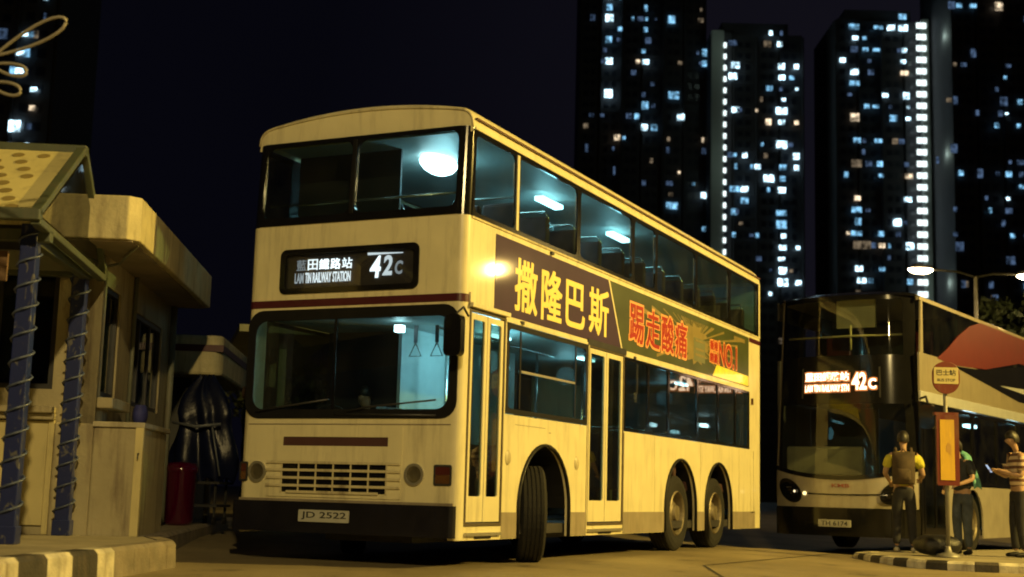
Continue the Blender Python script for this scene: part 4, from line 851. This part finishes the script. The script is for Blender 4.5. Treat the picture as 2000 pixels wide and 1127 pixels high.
def person(loc,rz,label,H,shirt,pants,arms,legs,lean=0,headturn=(0,0),shoe=None,sleeve=.45,group=None,stripes=None):
    """faces local +x. arms/legs: per side list of joint positions for a 1.7 m figure"""
    t=empty('person',loc,rz,label,'person',group); k=H/1.7
    def L(x,y,z): 
        a=lean*max(0,(z-.92)/.55); return (k*(x+a*.55),k*y,k*(z-abs(a)*.10))
    hx,hy=headturn
    J=[(L(0,0,.95),(.135*k,.105*k)),(L(.01,0,1.08),(.12*k,.09*k)),(L(.01,0,1.24),(.135*k,.10*k)),(L(0,0,1.38),(.10*k,.085*k)),(L(.0,0,1.45),.052*k),(L(.02,0,1.50),.05*k),(L(.03+hx*.3,hy*.3,1.57),(.078*k,.07*k)),(L(.035+hx,hy,1.635),(.088*k,.076*k)),(L(.02+hx,hy,1.685),(.055*k,.055*k))]
    Ed=[(0,1),(1,2),(2,3),(3,4),(4,5),(5,6),(6,7),(7,8)]
    # nose and chin
    J.append((L(.112+hx,hy,1.592),.013*k)); Ed.append((6,len(J)-1))
    for s in (1,-1):
        A=arms[0 if s>0 else 1]; b=len(J)
        J.append((L(0,s*.18,1.375),.060*k)); J.append((L(*A[0]),.040*k)); J.append((L(*A[1]),.028*k))
        Ed+= [(3,b),(b,b+1),(b+1,b+2)]
        w=Vector(L(*A[1])); e=Vector(L(*A[0])); d=(w-e).normalized(); side=d.cross(Vector((0,0,1))); 
        if side.length<.2: side=Vector((1,0,0))
        side.normalize(); c=len(J); J.append((tuple(w+d*.07*k),(.038*k,.018*k))); Ed.append((b+2,c))
        for q,(off,ln) in enumerate(((-.028,.075),(-.010,.085),(.010,.08),(.028,.062))):
            f1=w+d*(.09)*k+side*off*k; f2=f1+d*ln*.5*k+Vector((0,0,-.008)); f3=f1+d*ln*.85*k+Vector((0,0,-.025)); i0=len(J)
            J+= [(tuple(f1),.0085*k),(tuple(f2),.008*k),(tuple(f3),.0065*k)]; Ed+=[(c,i0),(i0,i0+1),(i0+1,i0+2)]
        i0=len(J); th=w+d*.045*k+side*.045*k*s; J+=[(tuple(th),.010*k),(tuple(th+d*.04*k),.008*k)]; Ed+=[(c,i0),(i0,i0+1)]
    for s in (1,-1):
        G_=legs[0 if s>0 else 1]; b=len(J)
        J+=[(L(0,s*.09,.88),.092*k),(L(*G_[0]),.058*k),(L(*G_[1]),.036*k)]; Ed+=[(0,b),(b,b+1),(b+1,b+2)]
    skinned('body',J,Ed,skin,t)
    # hair
    hm=MB(); hc=Vector(L(.012+hx,hy,1.65))
    hm.grid(lambda u,v:(hc.x+(-.014+.098*math.sin(PI*.62*v+.001)*math.cos(2*PI*u))*k,hc.y+.083*k*math.sin(PI*.62*v+.001)*math.sin(2*PI*u),hc.z+(.088*math.cos(PI*.62*v)-(.05 if math.cos(2*PI*u)<.2 else 0)*v)*k),24,10)
    hm.build('hair',hairm,t,smooth=True)
    # shirt
    J=[(L(0,0,.92),(.175*k,.13*k)),(L(.0,0,1.08),(.165*k,.12*k)),(L(.0,0,1.25),(.18*k,.13*k)),(L(0,0,1.38),(.13*k,.10*k)),(L(0,0,1.44),(.06*k,.058*k))]; Ed=[(0,1),(1,2),(2,3),(3,4)]
    for s in (1,-1):
        A=arms[0 if s>0 else 1]; b=len(J); sh=Vector((0,s*.19,1.375)); el=Vector(A[0]); m_=sh.lerp(el,sleeve*1.6)
        J+=[(L(*sh),.082*k),(L(*m_),.072*k)]; Ed+=[(3,b),(b,b+1)]
    sh_=skinned('shirt',J,Ed,shirt,t)
    J=[(L(0,0,.97),(.152*k,.118*k)),(L(0,0,.88),(.15*k,.12*k))]; Ed=[(0,1)]
    for s in (1,-1):
        G_=legs[0 if s>0 else 1]; b=len(J); an=Vector(G_[1])
        J+=[(L(0,s*.09,.80),.105*k),(L(*G_[0]),.075*k),(L(an.x,an.y,an.z+.01),.058*k)]; Ed+=[(1,b),(b,b+1),(b+1,b+2)]
    skinned('trousers',J,Ed,pants,t)
    for s in (1,-1):
        G_=legs[0 if s>0 else 1]; a=Vector(G_[1]); z=a.z-.085
        skinned('shoe',[(L(a.x-.05,a.y,z+.045),(.042*k,.042*k)),(L(a.x+.04,a.y,z+.04),(.045*k,.038*k)),(L(a.x+.15,a.y+.01*s,z+.03),(.042*k,.026*k))],[(0,1),(1,2)],shoe or black,t,1)
    return t
yel=P('yellow_shirt',(.52,.48,.05),.85,0,.15,12,.3); dkt=P('dark_trousers',(.018,.018,.022),.85,0,.3,12,.3); whs=P('pale_trainers',(.45,.42,.34),.6,0,.2,10)
olive=P('brown_backpack_canvas',(.06,.04,.022),.8,0,.35,9,.5)
GB=lambda x,y: gz(x,y)
x1,y1=9.0,-2.52; z1=.02
person((x1,y1,z1),RAD(10),'person in a bright yellow t-shirt seen from behind, wearing a brown backpack',1.70,yel,dkt,
  [[(.06,.26,1.12),(.26,.20,1.02)],[(.04,-.27,1.10),(.24,-.24,1.05)]],[[(.03,.10,.48),(-.02,.11,.085)],[(.02,-.10,.48),(-.03,-.12,.085)]],0,(.03,.0),whs)
BPk=empty('backpack',(x1,y1,z1),RAD(10),'brown patterned backpack worn over the yellow t-shirt','backpack')
m=MB(); m.grid(lambda u,v:(-.175-.085*abs(math.cos(PI*(u-.5)))**.6*math.sin(PI*min(max(v,.02),.98))**.4,-.155+.31*u,.96+.46*v),16,16); m.grid(lambda u,v:(-.135,-.15+.30*u,.97+.44*v),4,4); m.build('main_sack',olive,BPk,smooth=True,solid=.01)
m=MB(); m.grid(lambda u,v:(-.235-.05*math.sin(PI*u)**.5*math.sin(PI*v)**.5,-.10+.20*u,1.0+.2*v),12,10); m.build('front_pocket',olive,BPk,smooth=True)
m=MB()
for s in (1,-1): m.tube([(-.13,s*.10,1.40),(-.05,s*.11,1.475),(.06,s*.115,1.44),(.13,s*.12,1.30),(.10,s*.14,1.12),(-.10,s*.14,1.03)],.020,6)
m.tube([(-.15,-.04,1.41),(-.16,0,1.46),(-.15,.04,1.41)],.008,6); m.build('shoulder_strap',olive,BPk,smooth=True)
dark=P('dark_jacket',(.03,.035,.045),.8,0,.3,12,.3); teal=P('teal_cloth',(.09,.28,.24),.7,0,.15,10,.3); jean=P('faded_jeans',(.06,.075,.10),.85,0,.4,9,.3)
x2,y2=9.0,-3.33; z2=.02
person((x2,y2,z2),RAD(150),'person in dark clothes with a pale teal cloth over one shoulder',1.60,dark,jean,
  [[(.05,.25,1.12),(.22,.16,1.05)],[(.05,-.25,1.12),(.20,-.16,1.0)]],[[(.03,.09,.48),(.0,.10,.085)],[(.03,-.09,.48),(-.02,-.10,.085)]],.16,(.04,.02),black,.5)
m=MB(); m.grid(lambda u,v:(-.10+.15*u+.02*math.sin(v*9),-.03-.24*v-.02*math.sin(u*8),1.475-.10*v-.42*v*v+.045*math.sin(PI*u)),12,14)
o=m.build('shoulder_cloth',teal,smooth=True,solid=.012); o.matrix_world=Matrix.Translation((x2,y2,z2))@Matrix.Rotation(RAD(-30),4,'Z')@Matrix.Scale(.955,4); tag(o,'pale teal cloth draped over the shoulder of the person in dark clothes','cloth')
def stripe():
    m,n,b=new_mat('striped_shirt'); b.inputs['Roughness'].default_value=.85
    t=n.nodes.new('ShaderNodeTexCoord'); w=n.nodes.new('ShaderNodeTexWave'); w.bands_direction='Z'; w.inputs['Scale'].default_value=3.6; w.inputs['Distortion'].default_value=.6
    r=n.nodes.new('ShaderNodeValToRGB'); r.color_ramp.elements[0].position=.42; r.color_ramp.elements[0].color=(.14,.07,.05,1); r.color_ramp.elements[1].position=.52; r.color_ramp.elements[1].color=(.58,.46,.34,1)
    n.links.new(t.outputs['Object'],w.inputs['Vector']); n.links.new(w.outputs['Fac'],r.inputs['Fac']); n.links.new(r.outputs['Color'],b.inputs['Base Color']); return m
x3,y3=8.80,-4.10; z3=.02
person((x3,y3,z3),RAD(120),'person in a striped t-shirt and dark trousers looking down at a phone',1.70,stripe(),dkt,
  [[(.06,.24,1.10),(.28,.08,1.17)],[(.05,-.24,1.10),(.28,-.06,1.16)]],[[(.03,.09,.48),(-.01,.10,.085)],[(.04,-.09,.48),(.02,-.10,.085)]],.04,(.05,0),black,.5)
m=MB(); m.box(-.037,.037,-.006,.006,-.07,.07,gblack); m.box(-.033,.033,-.0075,-.0062,-.062,.062,E('phone_screen',(.6,.75,1),.8)); o=m.build('phone',bevel=.004)
o.matrix_world=Matrix.Translation((x3,y3,z3))@Matrix.Rotation(RAD(120),4,'Z')@Matrix.Translation((.42,.01,1.20))@Matrix.Rotation(RAD(90),4,'Z')@Matrix.Rotation(RAD(35),4,'X'); tag(o,'phone held in both hands by the person in the striped t-shirt','phone')
person((1.16,1.72,.07),PI,'driver in a pale shirt sitting at the wheel behind the windscreen of the first bus',1.70,P('pale_uniform_shirt',(.30,.33,.33),.85,0,.1,12,.3),dkt,
  [[(.16,.25,1.14),(.40,.16,1.22)],[(.16,-.25,1.14),(.40,-.16,1.22)]],[[(.40,.12,.88),(.44,.13,.46)],[(.40,-.12,.88),(.44,-.13,.46)]],.02,(.02,-.02),black,.5)
# ------------------------------------------------------------------ trees behind the terminus
leafm=P('dark_foliage',(.02,.03,.014),.7,0,.5,3); leafl=P('light_foliage',(.035,.045,.02),.7,0,.4,3); bark=P('bark',(.09,.065,.045),.9,0,.3,6,.5)
def tree(x,y,h,r,label,seed):
    random.seed(seed); t=empty('tree',(x,y,gz(x,y)-.1),0,label,'tree','trees behind the terminus')
    m=MB(); m.tube([(0,0,0),(.1,.05,h*.25),(0,.1,h*.5),(.1,0,h*.75)],.22,9,r2=.07)
    tips=[]
    for k in range(9):
        a=random.uniform(0,2*PI); z0=h*random.uniform(.35,.65); q=r*random.uniform(.5,.85); z1=z0+h*random.uniform(.1,.3)
        m.tube([(0,.05,z0),(q*.5*math.cos(a),q*.5*math.sin(a),(z0+z1)/2+.2),(q*math.cos(a),q*math.sin(a),z1)],.08,6,r2=.02); tips.append(Vector((q*math.cos(a),q*math.sin(a),z1)))
    m.build('trunk',bark,t,smooth=True)
    m=MB(); tips+= [Vector((random.gauss(0,r*.35),random.gauss(0,r*.35),h*random.uniform(.6,.98))) for _ in range(12)]
    for c in tips:
        mm=leafm if random.random()<.6 else leafl; rad=r*random.uniform(.22,.42)
        for _ in range(150):
            d=Vector((random.gauss(0,1),random.gauss(0,1),random.gauss(0,.75))).normalized()*rad*random.random()**.4; p=c+d
            s=random.uniform(.10,.22); a=Vector((random.gauss(0,1),random.gauss(0,1),random.gauss(0,1))).normalized()*s; b=a.cross(Vector((random.gauss(0,1),random.gauss(0,1),1))).normalized()*s*.5
            m.add([p-a,p-b,p+a,p+b],[(0,1,2,3)],mm)
    m.build('crown',None,t)
    return t
tree(35,-3.6,8.0,2.6,'dark bushy tree at the right edge behind the roof of the second bus',1)
tree(44,3.6,6.4,2.6,'dark tree behind the front of the second bus, left of the twin lamp',5)
tree(30,23,5.5,2.6,'dark tree in the gap between the small kiosk and the first bus',6)
# distant covered walkway in the gap on the left
CW=empty('covered_walkway',(17,14.5,0),RAD(40),'dim covered walkway with a thin flat roof seen beyond the small kiosk','walkway')
m=MB(); m.box(-6,6,-1,1,3.9,4.05); m.build('roof',greyg,CW)
for x in (-5,-2.5,0,2.5,5):
    m=MB(); m.box(x-.08,x+.08,-.08,.08,0,3.9); m.build('column',greyg,CW)
# ------------------------------------------------------------------ housing towers
conc=P('tower_concrete',(.055,.055,.06),.85,0,.15,.05); concl=P('tower_pale_wall',(.36,.40,.37),.85,0,.1,.05); darkw=P('unlit_window_glass',(.02,.022,.03),.3,0,.3,.1)
WM={'b':EV('window_bright',(.55,.84,1.0),3.4,.9),'c':EV('window_cyan',(.22,.52,.80),1.15,.9),'d':EV('window_dim',(.12,.20,.36),.42,.9),'w':EV('window_warm',(1,.78,.52),1.2,.9),'v':EV('window_dim_warm',(.45,.34,.22),.35,.9),'s':E('stair_window',(.80,.95,.95),2.0)}
FH=Vector((.90192884,.43188467,0)); R0=Vector((.43188467,-.90192884,0)); FL=2.8
def win_mesh(mt):
    m=MB()
    m.box(-.5,-.03,-.03,0,-.5,.5); m.box(.03,.5,-.03,0,-.5,.5-.0); m.box(-.5,.5,-.0299,0,.30,.34)
    me=bpy.data.meshes.new('window'); me.from_pydata(m.v,[],m.f); me.materials.append(mt); return me
WME={k:win_mesh(v) for k,v in WM.items()}
def tower(D,s0,s1,ztop,label,wins,extra,seed,pale=None,stair=None,step=None,depth=22,sc=1.0,zc=0.0):
    random.seed(seed); base=CP+FH*D; sm=(s0+s1)/2
    loc=Vector((base.x+R0.x*sm,base.y+R0.y*sm,-3)); t=empty('housing_tower',loc,math.atan2(R0.y,R0.x),label,'apartment tower','housing towers beyond the terminus')
    X0,X1=s0-sm,s1-sm
    m=MB(); m.box(X0,X1,0,depth,0,ztop+3)
    nb=max(2,int((X1-X0)/5.2)); bw=(X1-X0)/nb
    for i in range(nb):     # projecting bays and recesses
        if i%2==0: m.box(X0+i*bw+.3,X0+(i+1)*bw-.5,-1.1,0,3,ztop+3-(3 if i%4 else 0))
    for i in range(nb+1):
        x=X0+i*bw; m.box(x-.16,x+.16,-1.5,.2,3,ztop+2)
    m.box(X0+3,X1-3,2,depth-3,ztop+3,ztop+6.5); m.build('wall',conc,t)
    m=MB(); nf=int(ztop/FL)
    for f in range(4,nf):
        for i in range(nb):
            yo=-1.1 if i%2==0 else 0
            for q in (.18,.52):
                m.box(X0+(i+q)*bw,X0+(i+q+.22)*bw,yo-.05,yo+.02,f*FL+3+.9,f*FL+3+2.2)
    o=m.build('unlit_window',darkw,t); o['kind']='stuff'
    m=MB()
    for f in range(4,nf): m.box(X0,X1,-.12,.01,f*FL+3-.12,f*FL+3+.06)
    m.build('floor_band',conc,t)
    if pale: 
        a,b=pale; m=MB(); m.box(a-sm,b-sm,-2.4,0,3,ztop+3); m.build('stair_shaft',concl,t)
    W_=[]
    for (s,fl,w,h,k) in wins:
        s*=sc; z=(fl+.5)*FL*sc; z=round((z/FL-.5))*FL+.5*FL+(0); W_.append((s,z,w*sc,min(h*sc,2.3),k))
    cols=[w[0] for w in wins]
    for _ in range(extra):
        s=random.uniform(s0+1,s1-1); z=(random.randint(12,nf-2)+.5)*FL; W_.append((s,z,random.uniform(.6,1.7),random.uniform(.8,1.5),random.choice('ddddvdc')))
    if stair:
        ss,za,zb,w,h,ss2=stair; n=int((zb-za)/FL)
        for i in range(n+1): W_.append((ss+(ss2-ss)*i/n,zb-i*(zb-za)/n,w,h,'s'))
    for s,z,w,h,k in W_[:100]:
        o=bpy.data.objects.new('window',WME[k]); COL.objects.link(o); o.parent=t
        o.location=(s-sm,-1.62 if k!='s' else -2.44,z+3); o.scale=(w*(.88 if k!='s' else 1),6,h*(.88 if k!='s' else 1))
    return t
WA = [(22.7,43.7,1.8,1.1,'b'),(25.4,43.6,0.8,1.3,'c'),(22.6,42.7,1.6,1.8,'c'),(22.6,41.5,2.1,2.1,'b'),(25.3,41.3,1.1,1.2,'c'),(18.4,41.5,1.3,1.7,'d'),(22.5,40.4,1.7,1.8,'c'),(22.7,38.0,1.9,1.8,'b'),(22.6,34.7,2.2,2.3,'b'),(25.0,31.2,1.6,1.6,'w'),(31.7,42.7,0.8,1.8,'c'),(30.0,41.9,0.8,1.1,'d'),(31.7,41.4,1.1,1.3,'c'),(32.4,40.4,1.6,1.7,'d'),(31.3,39.2,1.0,1.1,'c'),(29.9,38.5,1.1,1.1,'w'),(31.8,37.9,1.8,1.3,'b'),(38.2,41.6,1.9,2.2,'c'),(34.2,41.5,0.6,0.6,'d'),(33.6,36.2,1.1,1.1,'d'),(31.4,35.0,1.0,1.3,'d'),(38.9,35.1,2.9,2.1,'c'),(31.8,33.6,1.8,2.2,'c'),(29.8,32.9,1.3,1.6,'c'),(31.7,32.5,1.7,1.8,'b'),(34.1,31.8,1.7,1.8,'c'),(40.7,32.8,1.9,1.8,'b'),(40.4,38.2,1.2,1.0,'v'),(46.7,39.4,1.7,2.1,'c'),(46.6,38.4,1.7,1.7,'c'),(44.8,38.7,0.7,1.1,'d'),(37.7,30.9,0.8,1.2,'v'),(37.6,29.7,0.8,1.7,'d'),(46.2,30.7,0.6,1.3,'w'),(46.5,29.9,1.2,1.7,'d'),(33.5,28.6,0.8,1.3,'v'),(40.4,28.5,0.6,0.7,'w'),(38.0,27.4,1.9,1.2,'d'),(38.7,25.2,3.2,1.9,'c'),(46.5,25.5,1.6,1.6,'b'),(46.7,23.4,1.3,1.3,'c'),(17.5,29.7,0.7,2.4,'d'),(24.4,27.8,0.5,3.6,'d')]
WB = [(52.2,39.3,2.4,1.4,'d'),(61.5,39.9,0.9,1.2,'b'),(64.1,40.1,0.7,1.3,'d'),(60.7,39.0,2.0,1.8,'v'),(63.7,38.8,1.3,1.4,'b'),(52.9,37.3,2.2,1.7,'b'),(52.3,36.2,2.2,1.8,'b'),(52.9,33.2,1.9,1.5,'b'),(64.1,36.8,1.7,1.7,'b'),(67.7,36.7,1.2,1.4,'b'),(64.2,35.8,1.7,1.3,'b'),(66.6,35.5,1.4,1.1,'c'),(61.2,34.8,1.7,1.3,'c'),(64.6,34.5,1.1,0.8,'b'),(67.8,34.7,0.8,0.7,'b'),(59.2,34.0,0.7,1.4,'v'),(58.1,32.9,0.7,0.9,'w'),(64.1,32.6,3.0,1.9,'b'),(64.1,31.7,1.7,1.3,'b'),(60.9,31.6,1.5,1.7,'w'),(67.7,31.5,1.1,1.1,'w'),(64.1,30.4,2.8,2.1,'b'),(59.4,29.9,0.7,0.9,'c'),(52.4,29.2,1.8,0.9,'c'),(55.2,29.2,1.3,1.4,'b'),(67.6,29.3,1.7,1.7,'b'),(64.4,28.5,1.9,1.5,'c'),(67.7,28.3,1.3,1.4,'b'),(53.1,27.8,0.7,1.5,'c'),(58.3,27.8,1.5,1.3,'b'),(56.9,27.7,0.7,1.1,'c'),(61.0,27.3,2.7,1.9,'b'),(64.3,27.4,1.5,1.4,'c'),(53.0,25.8,3.1,1.5,'c'),(55.1,26.1,2.0,1.5,'b'),(64.1,26.2,2.0,1.5,'b'),(55.2,25.0,2.0,1.7,'c'),(52.6,23.8,1.4,1.7,'c'),(64.0,24.2,2.8,1.4,'c'),(64.0,23.1,2.7,2.2,'c'),(64.5,22.2,1.2,1.2,'b'),(52.6,21.5,0.9,1.3,'c'),(58.2,21.5,0.9,1.3,'c'),(64.3,20.9,1.9,1.3,'b'),(67.9,20.9,1.1,1.1,'b'),(64.0,20.0,1.7,0.9,'b'),(64.3,18.9,2.1,1.8,'b'),(61.4,19.0,0.7,0.8,'d'),(64.3,17.8,2.7,2.0,'b'),(68.0,17.7,1.5,1.3,'b'),(61.3,16.9,0.8,0.9,'b')]
WC = [(80.3,40.0,2.7,1.5,'c'),(80.6,38.9,1.5,1.0,'b'),(80.3,38.0,2.0,1.6,'d'),(77.5,37.4,1.5,1.2,'b'),(80.3,35.8,2.0,1.5,'b'),(80.3,34.8,2.6,1.3,'c'),(80.3,31.6,2.3,2.1,'w'),(80.8,30.3,1.9,1.3,'c'),(80.6,28.5,2.7,2.0,'v'),(80.7,25.4,1.6,1.2,'w'),(80.5,24.2,2.6,1.5,'c'),(80.8,23.2,1.6,1.9,'c'),(80.4,22.2,2.8,1.3,'c'),(78.5,21.8,0.9,0.8,'w'),(81.7,21.0,4.6,2.1,'v'),(80.9,18.9,1.9,1.4,'b'),(81.5,17.6,2.3,1.4,'b'),(83.6,18.0,1.3,1.3,'c'),(82.8,39.3,1.0,0.9,'c'),(83.0,38.2,1.5,1.0,'c'),(86.2,39.7,2.4,0.9,'c'),(89.2,39.5,2.0,1.5,'b'),(92.1,39.6,2.4,1.7,'b'),(92.0,40.6,2.0,1.5,'c'),(92.3,38.5,1.3,1.2,'b'),(92.0,37.3,1.3,1.0,'b'),(92.3,36.4,2.1,1.2,'w'),(85.6,37.7,1.9,0.8,'c'),(87.6,33.5,1.5,1.0,'b'),(85.3,33.4,1.7,0.8,'c'),(83.2,32.9,1.4,1.3,'c'),(92.6,34.2,1.6,1.9,'b'),(93.0,32.9,0.8,0.8,'b'),(89.5,32.1,2.0,1.7,'c'),(93.0,31.8,1.2,0.9,'b'),(89.8,29.9,1.5,1.5,'v'),(85.8,30.3,2.0,1.0,'c'),(86.1,28.2,1.5,1.5,'c'),(83.5,27.6,1.7,1.5,'d'),(86.4,27.1,1.3,0.9,'c'),(78.1,27.0,1.0,1.5,'c'),(92.9,26.7,2.0,1.4,'w'),(92.4,27.8,1.2,1.2,'d'),(90.0,23.5,2.1,2.0,'b'),(92.6,24.6,2.0,1.3,'b'),(86.1,22.0,1.6,1.4,'c'),(92.9,21.4,2.0,1.9,'b'),(86.3,20.8,1.7,1.2,'w'),(88.1,21.0,0.6,1.2,'c'),(86.3,18.8,1.5,1.0,'c'),(92.8,18.1,1.5,1.5,'c')]
WD = [(98.6,40.3,1.7,2.0,'d'),(109.4,40.4,2.0,2.2,'w'),(103.3,36.3,1.2,2.2,'d'),(99.0,34.7,0.8,0.9,'v'),(97.5,32.3,1.3,1.1,'v'),(99.0,31.6,1.0,2.0,'d'),(109.9,32.2,1.8,2.8,'d'),(110.4,33.6,0.8,0.8,'c'),(108.4,32.9,0.8,1.1,'d'),(103.9,30.6,0.8,1.4,'d'),(108.2,29.6,1.1,1.3,'c'),(110.5,30.9,0.7,0.4,'b'),(94.7,27.4,0.7,1.7,'d'),(99.9,26.3,1.1,1.3,'c'),(110.6,26.3,1.5,1.4,'c'),(104.2,26.1,1.3,2.4,'d'),(98.4,27.6,1.7,2.8,'d'),(98.4,22.6,0.9,1.3,'d'),(110.3,23.8,0.8,0.7,'b'),(110.4,22.8,1.7,1.4,'d'),(109.1,21.5,0.9,1.7,'d'),(98.3,20.6,1.1,1.0,'d'),(99.2,19.6,2.0,2.4,'d'),(111.1,20.7,1.1,1.1,'c'),(110.5,19.3,2.2,2.0,'d'),(99.9,17.1,1.1,1.7,'d'),(106.0,16.8,1.1,1.7,'d')]
WL = [(-59.2,20.9,0.6,0.5,'b'),(-59.1,20.6,0.5,0.5,'c'),(-64.3,19.7,1.5,1.5,'d'),(-61.4,19.5,0.8,0.5,'b'),(-60.6,19.4,0.8,0.8,'c'),(-59.1,19.8,0.3,1.0,'d'),(-60.6,19.1,0.5,0.3,'c'),(-61.8,18.4,1.0,0.8,'b'),(-61.1,18.3,1.0,1.3,'c'),(-61.7,17.5,1.3,0.8,'b'),(-61.4,17.2,1.3,1.1,'d'),(-59.8,16.9,0.9,0.6,'b'),(-59.7,16.5,0.5,0.3,'d'),(-59.8,16.0,0.8,0.7,'w'),(-61.8,15.2,1.6,1.6,'b'),(-60.0,14.9,0.6,0.8,'d'),(-60.1,14.5,0.5,0.5,'b'),(-61.9,14.2,1.3,0.6,'d')]
tower(330,15.5,46.8,139,'tall dark housing tower above the first bus, with sparse blue lit windows',WA,34,21)
tower(322,47.0,69.5,113.5,'housing tower with a pale vertical stair shaft dotted with small lights on its left edge',WB,22,22,pale=(47.0,50.0),stair=(50.25,12.5*2.87,109.7,.62,1.25,50.25))
tower(316,76,98,115.5,'housing tower with one bright column of stacked stair windows down its right edge',WC,22,23,pale=(96.4,98.0),stair=(96.2,51.5-3*2.8,113.8,2.3,1.35,95.4))
tower(300,98.6,122,139,'dark housing tower at the far right edge with few dim windows',WD,40,24)
tower(196,-98,-68.3,84,'nearest housing tower at the far left edge behind the shelter roof',WL,16,25,sc=196/165,depth=18)
tower(420,-10,12,12,'low dark block far behind the first bus',[],0,26) if False else None
# added point lights hung in front of the pale stair shafts to brighten them
for D,s,zz in ((322,48.5,(50,80,108)),(316,97.6,(50,80,108))):
    for z in zz:
        l=bpy.data.lights.new('added_shaft_fill','POINT'); l.energy=300; l.color=(.75,1,.85); l.shadow_soft_size=.5
        o=bpy.data.objects.new('added_shaft_fill',l); COL.objects.link(o); q=CP+FH*(D-12)+R0*s; o.location=(q.x,q.y,z)
